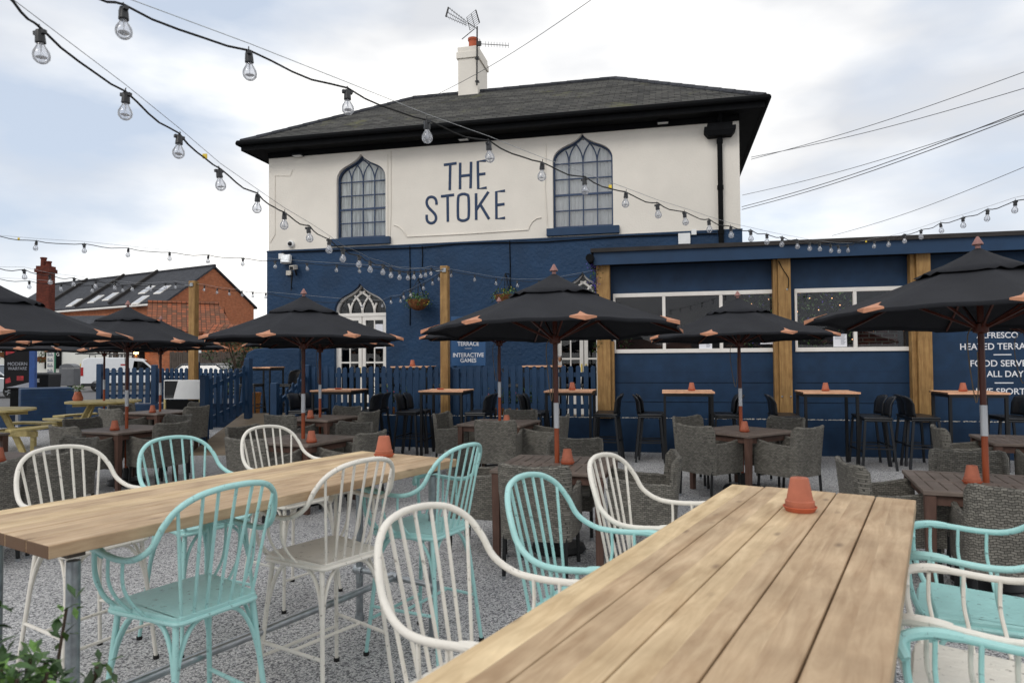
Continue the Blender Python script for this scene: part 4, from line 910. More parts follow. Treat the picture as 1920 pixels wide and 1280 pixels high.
# ---- upturned terracotta pots on saucers
POT = None
def pot(p, label, s=1.0, group='upturned terracotta pots on the tables'):
    global POT
    if POT is None:
        t = thing('terracotta_pot', label, 'pot', (0, 0, 0), 0, group)
        q = MB(); q.lathe([(0, .012), (.052, .012), (.054, .016), (.054, .040), (.049, .043), (.034, .125), (.031, .128), (.010, .128), (.009, .122), (0, .122)], seg=24); q.build('pot', 'terracotta', t, smooth=True)
        q = MB(); q.lathe([(0, 0), (.052, 0), (.063, .018), (.060, .020), (.050, .008), (0, .007)], seg=24); q.build('saucer', 'clay_pot', t, smooth=True); POT = t; t.location = p; return t
    return dup(POT, p, random.uniform(0, 6), label, group)
pot(PZ(1500, 957, TZ + .002), 'large terracotta pot upturned on the right foreground long table')
pot(PZ(720, 856, TZ + .002), 'terracotta pot upturned at far end of left long table')

# ---- low brown slatted tables (square), local axes along the edges
LZ = .75
LT = None
def low_table(p, rz, label):
    global LT
    loc = (p.x, p.y, 0)
    if LT is None:
        t = thing('low_table', label, 'table', (0, 0, 0), 0, 'low brown slatted tables'); w = .47
        q = MB(); rows = 2; n = 9
        q.box(-w, w, -w, -w + .07, LZ - .03, LZ); q.box(-w, w, w - .07, w, LZ - .03, LZ); q.box(-w, -w + .07, -w + .07, w - .07, LZ - .03, LZ); q.box(w - .07, w, -w + .07, w - .07, LZ - .03, LZ); q.box(-w + .07, w - .07, -.03, .03, LZ - .03, LZ - .001)
        iw = (2 * w - .14) / n
        for k in range(n):
            x0 = -w + .07 + k * iw
            for y0, y1 in ((-w + .07, -.03), (.03, w - .07)): q.box(x0 + .006, x0 + iw - .002, y0, y1, LZ - .026, LZ - .002)
        q.build('tabletop', 'brown_slat', t, bevel=.006)
        q = MB()
        for s in (-1, 1): q.box(-w + .06, w - .06, s * (w - .05) - .012, s * (w - .05) + .012, LZ - .10, LZ - .031); q.box(s * (w - .05) - .012, s * (w - .05) + .012, -w + .07, w - .07, LZ - .099, LZ - .032)
        q.build('apron', 'brown_leg', t)
        for sx in (-1, 1):
            for sy in (-1, 1): q = MB(); cx, cy = sx * (w - .045), sy * (w - .045); q.frustum((cx - .027, cx + .027, cy - .027, cy + .027), (cx - .034, cx + .034, cy - .034, cy + .034), 0, LZ - .032); q.build('leg', 'brown_leg', t, bevel=.003)
        LT = t; t.location = loc; t.rotation_euler = (0, 0, rz); return t
    return dup(LT, loc, rz, label)

# ---- wicker armchair, facing +x
WC = None
def wicker(p, rz, label):
    global WC
    loc = (p[0], p[1], 0); grp = 'grey wicker armchairs around the low tables'
    if WC is None:
        t = thing('wicker_armchair', label, 'armchair', (0, 0, 0), 0, grp)
        zb, za, zk = .30, .64, .86
        plan = []
        # (x, y, top) going round: right arm front -> back -> left arm front
        for x in (.28, .18, .06, -.06, -.15): plan.append((x, -.285 + .012 * (x - .06) ** 2 / .05, za + .05 * max(0, (x - .0)) / .28))
        plan += [(-.195, -.283, za + .0), (-.205, -.281, zk - .045), (-.235, -.268, zk - .01), (-.258, -.235, zk - .005)]
        for y in (-.17, -.08): plan.append((-.272, y, zk - .016 - .010 * (1 - abs(y) / .2)))
        back = plan + [(-.276, 0, zk - .028)] + [(x, -y, z) for x, y, z in plan[::-1]]
        n = len(back); T = .036
        lean = lambda x, z: (x - .10 * max(0, z - .42) if x < -.15 else x)
        outer = []; inner = []
        for i, (x, y, z) in enumerate(back):
            a = Vector(back[max(i - 1, 0)][:2]); b = Vector(back[min(i + 1, n - 1)][:2]); tt = (b - a).normalized(); nn = Vector((-tt.y, tt.x))
            if nn.dot(Vector((x, y))) < 0: nn = -nn
            outer.append((x, y, z)); inner.append((x - nn.x * T, y - nn.y * T, z))
        q = MB(); vs = []; NZ = 5
        for ring in (outer, inner):
            for x, y, z in ring:
                for k in range(NZ + 1): zz = zb + .015 * math.cos(y * 5) * 0 + (z - zb) * k / NZ; vs.append((lean(x, zz), y * (1 - .03 * (1 - k / NZ)), zz))
        st = NZ + 1; fs = []; off = n * st
        for i in range(n - 1):
            for k in range(NZ):
                fs.append((i * st + k, (i + 1) * st + k, (i + 1) * st + k + 1, i * st + k + 1)); fs.append((off + i * st + k, off + i * st + k + 1, off + (i + 1) * st + k + 1, off + (i + 1) * st + k))
            fs.append((i * st + NZ, (i + 1) * st + NZ, off + (i + 1) * st + NZ, off + i * st + NZ)); fs.append((i * st, off + i * st, off + (i + 1) * st, (i + 1) * st))
        for i in (0, n - 1): fs.append(tuple(i * st + k for k in range(st)) + tuple(off + i * st + k for k in range(st - 1, -1, -1)))
        q.add(vs, fs); q.build('shell', 'wicker', t, bevel=.008)
        q = MB(); q.tube([(lean(x, z + .004) - .5 * (x - ix), (y + iy) / 2, z + .002) for (x, y, z), (ix, iy, iz) in zip(outer, inner)], .021, 8); q.build('rim', 'wicker', t, smooth=True)
        q = MB(); q.box(-.23, .27, -.245, .245, .335, .40); q.box(.24, .275, -.245, .245, .26, .36); q.build('seat', 'wicker', t, bevel=.01)
        q = MB(); q.box(-.215, .255, -.238, .238, .402, .44); q.build('cushion', 'black_plastic', t, bevel=.015) if False else None
        for sx, sy in ((1, 1), (1, -1), (-1, 1), (-1, -1)):
            q = MB(); x = .235 if sx > 0 else -.235; y = sy * .235; q.tube([(x, y, .33), (x + .015 * sx, y + .005 * sy, .02)], .016, 8); lg = q.build('leg', 'black_metal', t); q = MB(); q.tube([(x + .015 * sx, y + .005 * sy, 0), (x + .015 * sx, y + .005 * sy, .022)], .019, 8); q.build('foot_cap', 'steel', lg)
        WC = t; t.location = loc; t.rotation_euler = (0, 0, rz); return t
    return dup(WC, loc, rz, label)

# ---- parasols
UM = None
def parasol(p, rz, label, lean=(0, 0), h=0, s=1.0):
    """eight ribs, canopy rim at 1.93 m, finial tip 2.50 m"""
    global UM
    loc = (p.x, p.y, 0)
    if UM is None:
        t = thing('parasol', label, 'parasol', (0, 0, 0), 0, 'charcoal parasols with brown pocket tips'); RR = 1.17; zr, zt = 1.905, 2.40
        q = MB(); q.tube([(0, 0, 1.27), (0, 0, 2.40)], .021, 14); q.build('pole', 'pole_wood', t, smooth=True)
        q = MB(); q.tube([(0, 0, 1.05), (0, 0, 1.27)], .024, 14); q.build('pole_sleeve', 'chrome_silver', t, smooth=True)
        q = MB(); q.tube([(0, 0, .03), (0, 0, 1.05)], .0215, 14); q.build('lower_pole', 'pole_orange', t, smooth=True)
        q = MB(); q.lathe([(0, .0), (.22, 0), (.24, .02), (.22, .06), (.05, .08), (.035, .22), (0, .22)], seg=20); q.build('base', 'black_metal', t, smooth=True)
        q = MB(); nr = 8; V = []; F = []; NS = 8; NP = 8
        def cp(a, f):         # a in panel units 0..8, f 0..1 from hub to rim
            k = int(a) % 8; u = a - int(a); A0 = R(45 * k); A1 = R(45 * (k + 1)); pA = Vector((math.cos(A0), math.sin(A0), 0)); pB = Vector((math.cos(A1), math.sin(A1), 0))
            pp = pA.lerp(pB, u); e = 4 * u * (1 - u); ff = .10 + .90 * f
            z = zt - .02 - (zt - zr - .02) * (1.22 * ff - .22 * ff ** 2) - .010 * e * math.sin(f * 3.1) * 1.0
            inw = 1 - .035 * e * f ** 3
            return Vector((pp.x * RR * ff * inw, pp.y * RR * ff * inw, z + .012 * e * f ** 3 + .0035 * math.sin(a * 13 + f * 5) * f * (e > .01)))
        for j in range(NS + 1):
            for i in range(8 * NP): V.append(cp(i / NP, j / NS))
        for i in range(8 * NP):      # turned down hem
            v = cp(i / NP, 1); V.append(v + Vector((v.x * .004, v.y * .004, -.028)))
        m = 8 * NP
        for j in range(NS + 1):
            for i in range(m): F.append((j * m + i, j * m + (i + 1) % m, (j + 1) * m + (i + 1) % m, (j + 1) * m + i))
        q.add(V, F); c = q.build('canopy', 'canvas', t, smooth=True); sd = c.modifiers.new('t', 'SOLIDIFY'); sd.thickness = .003
        q = MB(); V = []; F = []; rr2 = .40; NJ = 5; m = 64
        for j in range(NJ + 1):
            for i in range(m):
                a = i / m * 8; k = int(a); u = a - k; e = 4 * u * (1 - u); A = R(45 * a / 1); pA = Vector((math.cos(R(45 * k)), math.sin(R(45 * k)), 0)); pB = Vector((math.cos(R(45 * (k + 1))), math.sin(R(45 * (k + 1))), 0)); pp = pA.lerp(pB, u)
                f = .05 + .95 * j / NJ; z = zt + .026 - .215 * f ** .82 + .016 * e * f - (.014 * (j == NJ)) + (.013 * math.sin(i * 1.13 + 2 * math.sin(i * .37))) * (j >= NJ - 1) * (1 if j == NJ else .4)
                V.append(Vector((pp.x * rr2 * f * (1 + .04 * (j == NJ)), pp.y * rr2 * f * (1 + .04 * (j == NJ)), z)))
        for j in range(NJ):
            for i in range(m): F.append((j * m + i, j * m + (i + 1) % m, (j + 1) * m + (i + 1) % m, (j + 1) * m + i))
        q.add(V, F); c = q.build('vent_cap', 'canvas', t, smooth=True); sd = c.modifiers.new('t', 'SOLIDIFY'); sd.thickness = .003
        q = MB(); q.lathe([(.018, zt + .005), (.018, zt + .035), (.038, zt + .036), (.036, zt + .045), (.008, zt + .095), (0, zt + .10)], seg=12); q.build('finial', 'finial_wood', t, smooth=True)
        for k in range(8):
            a = R(45 * k); d = Vector((math.cos(a), math.sin(a), 0)); q = MB(); dn_ = Vector((0, 0, -.020)); ps_ = [cp(k, f_) + dn_ for f_ in (.02, .25, .5, .75, .975)]
            for u_, v_ in zip(ps_, ps_[1:]): q.beam(u_, v_, .012, .018)
            rb = q.build('rib', 'pole_wood', t)
            q = MB(); q.beam(d * .05 + Vector((0, 0, zr - .07)), cp(k, .45) + Vector((0, 0, -.035)), .012, .018); q.build('strut', 'pole_wood', rb)
            # leather pocket: folded over the corner
            q = MB(); tip = cp(k, 1.0); up_ = cp(k, .85); l = cp((k - .125) % 8, 1.0); r_ = cp(k + .125, 1.0); l2 = cp((k - .045) % 8, .94); r2 = cp(k + .045, .94); o_ = Vector((0, 0, .006)); dn = Vector((0, 0, -.026)); out_ = d * .008
            vs = [up_ + o_, l2 + o_, l + o_ + out_ * .5, tip + o_ + out_, r_ + o_ + out_ * .5, r2 + o_, l + dn * .25 + out_ * .5, tip + dn + out_, r_ + dn * .25 + out_ * .5]
            q.add(vs, [(0, 1, 3), (1, 2, 3), (0, 3, 5), (3, 4, 5), (2, 6, 7, 3), (3, 7, 8, 4)]); c = q.build('corner_pocket', 'tip_leather', t); sd = c.modifiers.new('t', 'SOLIDIFY'); sd.thickness = .003
        q = MB(); q.lathe([(.021, zr - .12), (.05, zr - .11), (.05, zr - .05), (.021, zr - .04)], seg=14); q.build('runner', 'pole_wood', t, smooth=True); q = MB(); q.lathe([(.021, zt - .10), (.045, zt - .09), (.045, zt - .04), (.021, zt - .03)], seg=14); q.build('hub', 'pole_wood', t, smooth=True)
        q = MB(); q.tube(catmull([(.02, -.02, zr - .05), (-.10, -.06, zr - .12), (-.12, -.05, zr - .35), (-.06, -.03, zr - .62), (-.02, -.02, zr - .45), (.0, -.025, zr - .25)]), .004, 5); q.build('cord', 'cord', t)
        UM = t; t.location = loc; t.rotation_euler = (lean[0], lean[1], rz); return t
    r = dup(UM, loc, rz, label, 'charcoal parasols with brown pocket tips', lean[0], lean[1]); r.scale = (s, s, 1) if s != 1 else (1, 1, 1)
    r.location.z = h
    return r

# sets: (name, pole pixel at table top, table rotation, parasol lean/phase, chairs)
fa_ = -FE.a
def seat(c, rz, side, dist=.62, along=0.0, tw=0):
    """chair on table side 0:+x 1:+y 2:-x 3:-y of the table, facing it"""
    a = rz + side * math.pi / 2; d = Vector((math.cos(a), math.sin(a))); n = Vector((-d.y, d.x)); p = Vector((c.x, c.y)) + d * dist + n * along
    return (p.x, p.y), a + math.pi + R(tw)
SETS = [
    dict(px=(1046, 868), rz=R(-16), nm='centre front table', pot=(1064, 866), lean=(0, R(-2.5)), ph=R(-83), chairs=[(3, .60, 0, 0, 'near, behind turquoise hoop'), (0, .72, -.05, 8, 'right side, edge on'), (1, .66, .02, 0, 'far side, facing camera'), (2, .64, .05, 0, 'left side')]),
    dict(px=(937, 791), rz=R(-20), nm='small table behind centre parasol', pot=(950, 792), uh=.06, lean=(0, R(0)), ph=R(-70), chairs=[(3, .68, .25, 10, 'right, back to camera'), (0, .68, 0, 0, 'far right corner'), (1, .66, 0, 0, 'far side'), (2, .66, 0, 0, 'left side')]),
    dict(px=(568, 822), rz=R(-24), nm='table under left middle parasol', pot=(584, 826), lean=(0, R(-.5)), ph=R(-92), chairs=[(1, .66, -.05, 0, 'far side'), (0, .70, 0, 0, 'behind white chair'), (2, .66, 0, 0, 'left side'), (3, .72, .1, 0, 'near side')]),
    dict(px=(600, 782), rz=R(-20), nm='back table by the ramp', pot=(582, 781), lean=(0, R(-1)), ph=R(-75), chairs=[(0, .66, 0, 0, 'right end, turned sideways'), (1, .66, .1, 0, 'far side'), (3, .66, -.05, 0, 'near side')]),
    dict(px=(1391, 806), rz=R(33), nm='table in front of the blue extension', pot=(1396, 806), lean=(0, R(-1.3)), ph=R(-80), chairs=[(2, .60, 0, 0, 'left, back and arm fully visible'), (3, .66, 0, 0, 'right, broad woven back to camera'), (1, .64, 0, 0, 'far left, only back top showing'), (0, .64, 0, 0, 'far right, only back top showing')]),
    dict(px=(1851, 905), rz=R(-22), nm='right front slatted table', uh=.03, pot=(1823, 903), lean=(0, R(-2.2)), ph=R(-112), chairs=[(2, .62, -.02, 14, 'left side with hooked back'), (3, .56, -.02, 0, 'near side behind turquoise chair'), (1, .66, -.07, 0, 'far side facing camera')]),
    dict(px=(1935, 824), rz=R(-20), nm='table cut by right picture edge', pot=None, uh=.07, lean=(0, 0), ph=R(-75), chairs=[(2, .60, 0, 0, 'left side'), (3, .64, .0, 0, 'near side at the picture edge')]),
    dict(px=(237, 803), rz=R(-24), nm='left table beside round picnic bench', pot=(215, 803), lean=(0, R(-.6)), ph=R(-75), chairs=[(3, .62, .05, 0, 'near side'), (2, .66, 0, 0, 'left side, back top showing'), (0, .64, 0, 0, 'behind turquoise chair'), (1, .66, .1, 0, 'far side turned away')]),
    dict(px=(300, 771), rz=R(-22), nm='low table in front of menu stand', pot=(286, 770), lean=(0, R(-.5)), ph=R(-78), chairs=[(3, .66, -.1, 0, 'near side'), (2, .62, .1, 0, 'left near corner'), (1, .64, 0, 0, 'far side'), (0, .64, 0, 0, 'right end near ramp')]),
    dict(px=(-18, 862), rz=R(-22), nm='table at left picture edge', pot=(-3, 862), lean=(0, 0), ph=R(-95), chairs=[(1, .64, .05, 0, 'far side'), (0, .66, 0, 0, 'right side'), (0, .74, -.62, 15, 'right, behind white hoop')]),
]
for S_ in SETS:
    c = PZ(S_['px'][0], S_['px'][1], LZ); low_table(c, S_['rz'], 'low brown slatted table: ' + S_['nm'])
    if S_['nm'].startswith('left table') or True:
        parasol(c, S_['ph'], 'charcoal parasol standing through the ' + S_['nm'], S_['lean'], S_.get('uh', 0))
    if S_['pot']: pot(PZ(S_['pot'][0], S_['pot'][1] + 3, LZ + .001), 'terracotta pot on the ' + S_['nm'])
    for side, dist, al, tw, txt in S_['chairs']:
        p, rz = seat(c, S_['rz'], side, dist, al, tw); wicker(p, rz, 'wicker armchair at ' + S_['nm'] + ', ' + txt)
    print('SET', S_['nm'], tuple(round(v, 2) for v in c))

# ---- black bar stools and orange topped bar tables
BZ = 1.13
ST = None
def stool(p, rz, label):
    global ST
    loc = (p[0], p[1], p[2] if len(p) > 2 else 0); grp = 'black plastic bar stools'
    if ST is None:
        t = thing('bar_stool', label, 'bar stool', (0, 0, 0), 0, grp)
        q = MB(); q.box(-.20, .19, -.20, .20, .735, .765); q.box(-.19, .18, -.19, .19, .70, .735); q.build('seat', 'black_plastic', t, bevel=.015)
        V = []; F = []; n = 9; m = 6
        for j in range(m + 1):
            f = j / m
            for i in range(n):
                u = i / (n - 1) * 2 - 1; y = u * (.195 + .01 * f); x = -.20 - .03 * f + .055 * u * u - (.04 * max(0, f - .7) / .3); z = .77 + .30 * f - .03 * u * u * f
                V.append((x, y, z))
        for j in range(m):
            for i in range(n - 1): F.append((j * n + i, j * n + i + 1, (j + 1) * n + i + 1, (j + 1) * n + i))
        q = MB(); q.add(V, F); c = q.build('backrest', 'black_plastic', t, smooth=True); sd = c.modifiers.new('s', 'SOLIDIFY'); sd.thickness = .016; sd.offset = 0
        for sx in (1, -1):
            for sy in (1, -1): q = MB(); q.beam((.165 * sx, .17 * sy, .715), (.215 * sx - (.02 if sx < 0 else 0), .21 * sy, 0), .032, .03); q.build('leg', 'black_plastic', t)
        q = MB(); q.beam((.195, -.19, .25), (.195, .19, .25), .025, .025); q.beam((-.2, -.19, .33), (-.2, .19, .33), .02, .02); q.beam((-.2, -.197, .31), (.195, -.197, .31), .02, .02); q.beam((-.2, .197, .31), (.195, .197, .31), .02, .02); q.build('footrest', 'black_plastic', t)
        ST = t; t.location = loc; t.rotation_euler = (0, 0, rz); return t
    return dup(ST, loc, rz, label, grp)
BT = None
def bar_table(p, label, rz=0):
    global BT
    if BT is None:
        t = thing('bar_table', label, 'bar table', (0, 0, 0), 0, 'orange topped bar tables'); w, d = .40, .36
        q = MB(); q.box(-w, w, -d, -d + .07, BZ - .028, BZ); q.box(-w, w, d - .07, d, BZ - .028, BZ)
        for k in range(7): x0 = -w + k * 2 * w / 7; q.box(x0 + .001, x0 + 2 * w / 7 - .001, -d + .072, d - .072, BZ - .027, BZ - .0015)
        q.build('tabletop', 'orange_top', t, bevel=.003)
        q = MB()
        for s in (-1, 1): q.box(-w + .02, w - .02, s * (d - .03) - .015, s * (d - .03) + .015, BZ - .075, BZ - .03); q.box(s * (w - .035) - .015, s * (w - .035) + .015, -d + .046, d - .046, BZ - .075, BZ - .03)
        q.build('frame', 'black_metal', t)
        for sx in (-1, 1):
            for sy in (-1, 1): q = MB(); q.box(sx * (w - .04) - .02, sx * (w - .04) + .02, sy * (d - .04) - .02, sy * (d - .04) + .02, 0, BZ - .076); q.build('leg', 'black_metal', t)
        BT = t; t.location = p; t.rotation_euler = (0, 0, rz); return t
    return dup(BT, p, rz, label, 'orange topped bar tables')
def bar_set(px, d, nm, stools, potpx=None, saucer=None):
    u = fe(px, 724, d)[0]; c = FE.w(u, d, 0); bar_table((c.x, c.y, 0), 'orange topped black bar table ' + nm, fa_)
    for (du, dd, face, txt) in stools:
        p = FE.w(u + du, d + dd, 0); stool(p, fa_ + (0 if face > 0 else math.pi) + R(6 * math.sin(du * 9 + dd * 5)), 'black bar stool, %s, at bar table %s' % (txt, nm))
    if potpx:
        uu = fe(potpx, 719, d)[0]; p = FE.w(uu, d + .05, BZ + .001); pot(p, 'terracotta pot on bar table ' + nm)
    if saucer:
        uu = fe(saucer, 719, d)[0]; p = FE.w(uu, d + .05, BZ + .002); q = MB(); q.lathe([(0, 0), (.055, 0), (.068, .02), (.06, .021), (.05, .01), (0, .01)], seg=20); o = q.build('saucer', 'clay_pot', None, smooth=True); o.location = p; tag(o, 'flat terracotta saucer on bar table ' + nm, 'saucer', 'saucers on bar tables')
Lf = (-.62, -.18, 1, 'left front'); Lb = (-.60, .2, 1, 'left back'); Rf = (.62, -.16, -1, 'right front'); Rb = (.60, .22, -1, 'right back')
bar_set(637, -.85, 'by the ramp', [Lf, Lb, Rf, Rb], saucer=632)
bar_set(838, -.85, 'at the slim timber post', [Lf, Lb, Rf, Rb], saucer=824)
bar_set(1070, -.85, 'left of the corner timber post', [Lf, Lb, Rf, Rb], 1072)
bar_set(1289, -.95, 'under the left window', [(-.60, -.05, 1, 'left'), (-.56, .22, 1, 'left rear'), (.60, -.02, -1, 'right'), (.56, .24, -1, 'right rear')], 1297)
bar_set(1549, -.95, 'beside the bolted timber post', [(-.62, -.14, 1, 'left front'), (-.60, .22, 1, 'left rear'), (.62, -.25, -1, 'right front'), (.62, .16, -1, 'right rear')], 1549)
bar_set(1815, -.95, 'below the painted lettering', [(-.66, -.1, 1, 'left front'), (-.64, .26, 1, 'left rear'), (.60, -.1, -1, 'right front'), (.60, .24, -1, 'right rear')], 1808)
# ================================================================ FENCES, RAMP, GARDEN WALLS
def picket_run(name, label, P0, P1, z0, z1, zb0=None, zb1=None, pitch=.135, pw=.085, group=None, posts=(), m='blue_paint', rails=(.16, .78)):
    """pickets from P0 to P1; z0/z1 ground level at the ends, picket height h"""
    P0 = Vector((P0[0], P0[1], 0)); P1 = Vector((P1[0], P1[1], 0)); d = P1 - P0; ln = d.length; a = math.atan2(d.y, d.x)
    t = thing(name, label, 'fence', (P0.x, P0.y, z0), a, group); h = zb0
    q = MB(); n = int(ln / pitch); rn = random.Random(n)
    for i in range(n + 1):
        x = i * ln / max(1, n); b = (z1 - z0) * x / ln; hh = h + rn.uniform(-.012, .012); w = pw / 2; sk = rn.uniform(-.008, .008)
        q.prism([(x - w, b), (x + w, b), (x + w + sk, b + hh - .04), (x + w * .7 + sk, b + hh - .012), (x + sk, b + hh), (x - w * .7 + sk, b + hh - .012), (x - w + sk, b + hh - .04)], -.012, .010)
    q.build('pickets', m, t)
    for f in rails:
        q = MB(); q.add([(0, .012, h * f), (ln, .012, h * f + z1 - z0), (ln, .05, h * f + z1 - z0), (0, .05, h * f), (0, .012, h * f + .08), (ln, .012, h * f + .08 + z1 - z0), (ln, .05, h * f + .08 + z1 - z0), (0, .05, h * f + .08)], [(0, 1, 5, 4), (1, 2, 6, 5), (2, 3, 7, 6), (3, 0, 4, 7), (4, 5, 6, 7), (3, 2, 1, 0)]); q.build('rail', m, t)
    for x, hh in posts:
        b = (z1 - z0) * x / ln; q = MB(); q.box(x - .06, x + .06, -.07, .05, b - .3, b + hh); q.frustum((x - .06, x + .06, -.07, .05), (x - .045, x + .045, -.055, .035), b + hh, b + hh + .015); q.build('post', m, t)
    return t
uf0 = fe(572, 760)[0]; uf1 = fe(1112, 760)[0]; hP = fe(900, 686, .1)[1] - ZP
print('FENCE', uf0, uf1, hP, ZP)
a0 = FE.w(uf0, .1, 0); a1_ = FE.w(uf1, .1, 0)
picket_run('picket_fence', 'long blue picket fence on top of the terrace wall', a0, a1_, ZP, ZP, hP, posts=((.0, hP + .03), (3.1, hP - .05)))
RX0, RX1 = -5.75, -4.25; RY0, RY1 = 12.3, 14.6
picket_run('picket_fence', 'short blue picket balustrade rising along right side of the ramp', (-4.28, RY0), (a0.x + .02, a0.y + .05), 0.05, ZP, .92, posts=((.0, 1.2),), pitch=.2)
picket_run('picket_fence', 'blue picket balustrade rising along left side of the ramp', (-5.86, 13.0), (-5.50, 14.3), 0.30, ZP + .04, .98, posts=((.0, 1.08), (1.3, 1.08)), pitch=.17)
q = MB(); q.add([(RX0, RY0 - .2, 0), (RX1 - .05, RY0 - .2, 0), (RX1 - .05, RY1, 0), (RX0, RY1, 0), (RX0, RY1, ZP - .05), (RX1 - .05, RY1, ZP - .05)], [(0, 1, 5, 4), (0, 3, 2, 1), (0, 4, 3), (1, 2, 5), (3, 4, 5, 2)]); structure('ramp', q, 'deck_wood')
LY = 17.3
def Xat(px, y): p = PY(px, 700, y); return p.x
picket_run('picket_fence', 'blue picket fence on low wall left of the menu stand', (Xat(188, LY), LY), (Xat(290, LY), LY), .62, .62, .90, posts=((0, .98), (1.38, .95)), pitch=.165, pw=.11)
picket_run('picket_fence', 'blue picket fence behind the menu stand in front of parked car', (Xat(296, LY + .4), LY + .4), (Xat(462, LY - .6), LY - .6), .62, .60, .88, posts=((1.3, 1.02),), pitch=.155, pw=.10)
def blue_wall(x0, x1, y0, y1, z1, label, m='blue_brick', rz=0, bev=.02, z0=-.3):
    cx, cy = (x0 + x1) / 2, (y0 + y1) / 2; q = MB(); q.box(x0 - cx, x1 - cx, y0 - cy, y1 - cy, z0, z1); o = q.build('garden_wall', m, None, bevel=bev); o.location = (cx, cy, 0); o.rotation_euler = (0, 0, rz); return tag(o, label, 'wall')
blue_wall(Xat(105, LY), Xat(470, LY), LY - .1, LY + .14, .60, 'low blue painted brick wall under the left picket fence')
pc = PY(66, 728, LY - .3); blue_wall(pc.x - .55, pc.x + .55, LY - .45, LY + .65, pc.z, 'blue painted square brick pier beside the advertising panel', rz=R(38))
blue_wall(Xat(-60, LY + .3), Xat(25, LY + .3), LY + .2, LY + .4, .32, 'low blue wall running off the left picture edge')
w0 = PY(456, 652, 15.9); q = MB(); X0, X1, zt_w = w0.x, Xat(562, 15.9), w0.z
prof = [(X0, -.3), (X1, -.3), (X1, zt_w - .02)] + [(X0 + .55, zt_w - .0), (X0 + .25, zt_w - .03), (X0 + .08, zt_w - .12), (X0 + .0, zt_w - .35)]
q.prism(prof, 15.9, 16.25); o = q.build('garden_wall', 'blue_render', None, bevel=.03); tag(o, 'tall blue rendered wall with rounded corner beside the pub', 'wall')

# deck furniture behind the fence
for k, (px, d, nm) in enumerate(((500, .9, 'on deck above the ramp'), (776, .95, 'behind picket fence near slim post'), (1020, .95, 'behind picket fence near right door'))):
    u = fe(px, 690, d)[0]; c = FE.w(u, d, ZP - .20); bt_ = bar_table((c.x, c.y, c.z), 'bar table ' + nm, fa_); bt_.scale = (.66 if k == 0 else 1, .8, 1)
    for s in (-1, 1): p = FE.w(u + (.42 if k == 0 else .6) * s, d + .1, ZP - .20); stool(p, fa_ + (0 if s < 0 else math.pi), 'black bar stool on %s side of bar table %s' % ('left' if s < 0 else 'right', nm))
u = fe(775, 684, .95)[0]; pot(FE.w(u, .9, ZP - .20 + BZ + .001), 'terracotta pot on bar table behind picket fence under hanging basket')
u = fe(1052, 683, .95)[0]; gl = thing('beer_glass', 'stemmed glass of golden beer on bar table near right door', 'glass', tuple(FE.w(u, .8, ZP - .20 + BZ + .001)), 0)
q = MB(); q.lathe([(.035, 0), (.033, .004), (.006, .012), (.006, .05), (.03, .085), (.042, .13), (.036, .19), (.034, .19), (.039, .13), (.028, .09), (0, .07)], seg=16); q.build('glass', 'bulb_glass', gl, smooth=True)
q = MB(); q.lathe([(0, .075), (.026, .09), (.037, .13), (.035, .165), (0, .165)], seg=16); q.build('beer', 'beer', gl, smooth=True)
for k, (p0, p1, nm) in enumerate(((705, 760, 'behind the fence right of the pub door'), (915, 962, 'behind the fence below the notice board'), (962, 1005, 'behind the fence beside the right bar table'))):
    u0_, u1__ = fe(p0, 750, .5)[0], fe(p1, 750, .5)[0]; L_ = u1__ - u0_; t = thing('wooden_planter', 'orange stained wooden planter box with green plants ' + nm, 'planter', tuple(FE.w((u0_ + u1__) / 2, .5, ZP - .20)), fa_, 'planters behind the picket fence')
    q = MB(); q.box(-L_ / 2, L_ / 2, -.16, .16, 0, .13); q.box(-L_ / 2 - .01, L_ / 2 + .01, -.17, .17, .134, .26); q.box(-L_ / 2, L_ / 2, -.16, .16, .264, .38); q.build('box', 'planter_wood', t, bevel=.005)
    rn = random.Random(k); q = MB(); leaves(q, 420, lambda: (rn.uniform(-L_ / 2, L_ / 2), rn.uniform(-.15, .15), .36 + abs(rn.gauss(0, .16))), (.05, .11), rn); q.build('foliage', 'green_leaf', t, flip=False)
    q = MB(); leaves(q, 30, lambda: (rn.uniform(-L_ / 2, L_ / 2), rn.uniform(-.18, .1), .42 + abs(rn.gauss(0, .16))), (.04, .06), rn); q.build('flowers', 'pink_flower', t, flip=False)
p = PY(474, 760, 15.2); q = MB(); q.lathe([(.0, 0), (.14, 0), (.17, .5), (.18, .5), (.18, .56), (.0, .56)], seg=16); o = q.build('planter_tub', 'planter_wood', None, smooth=True); o.location = (p.x, 15.2, ZP - .20); tag(o, 'orange wooden tub standing at the top of the ramp', 'planter')

# menu stand
p = PY(343, 740, 14.2); m = thing('menu_stand', 'wooden menu stand with glossy white tilted display above black panel', 'menu stand', (p.x, 14.2, 0), R(-8)); zt = PY(349, 712, 14.2).z; zb = PY(349, 748, 14.2).z; zl_ = PY(349, 812, 14.2).z
W2_ = .395
q = MB(); q.box(-W2_ - .02, W2_ + .02, -.03, .03, zb, zt, tr(0, 0, 0)); q.build('display', 'white_box', m, bevel=.006)
q = MB(); q.prism([(-W2_, zb + .02), (-W2_ + .20, zb + .02), (-W2_ + .30, zt - .02), (-W2_, zt - .02)], -.034, -.031); q.build('painted_reflection', 'car_glass', m)  # dark slanted reflection put on the display as a tinted sheet
q = MB(); q.box(-W2_ + .04, W2_ - .02, -.02, .02, .1, zb - .01); q.build('black_panel', 'black_paint', m)
for s in (-1, 1): q = MB(); q.box(s * W2_ - .02, s * W2_ + .02, -.03, .03, 0, zb - .002); q.build('leg', 'picnic_wood', m)

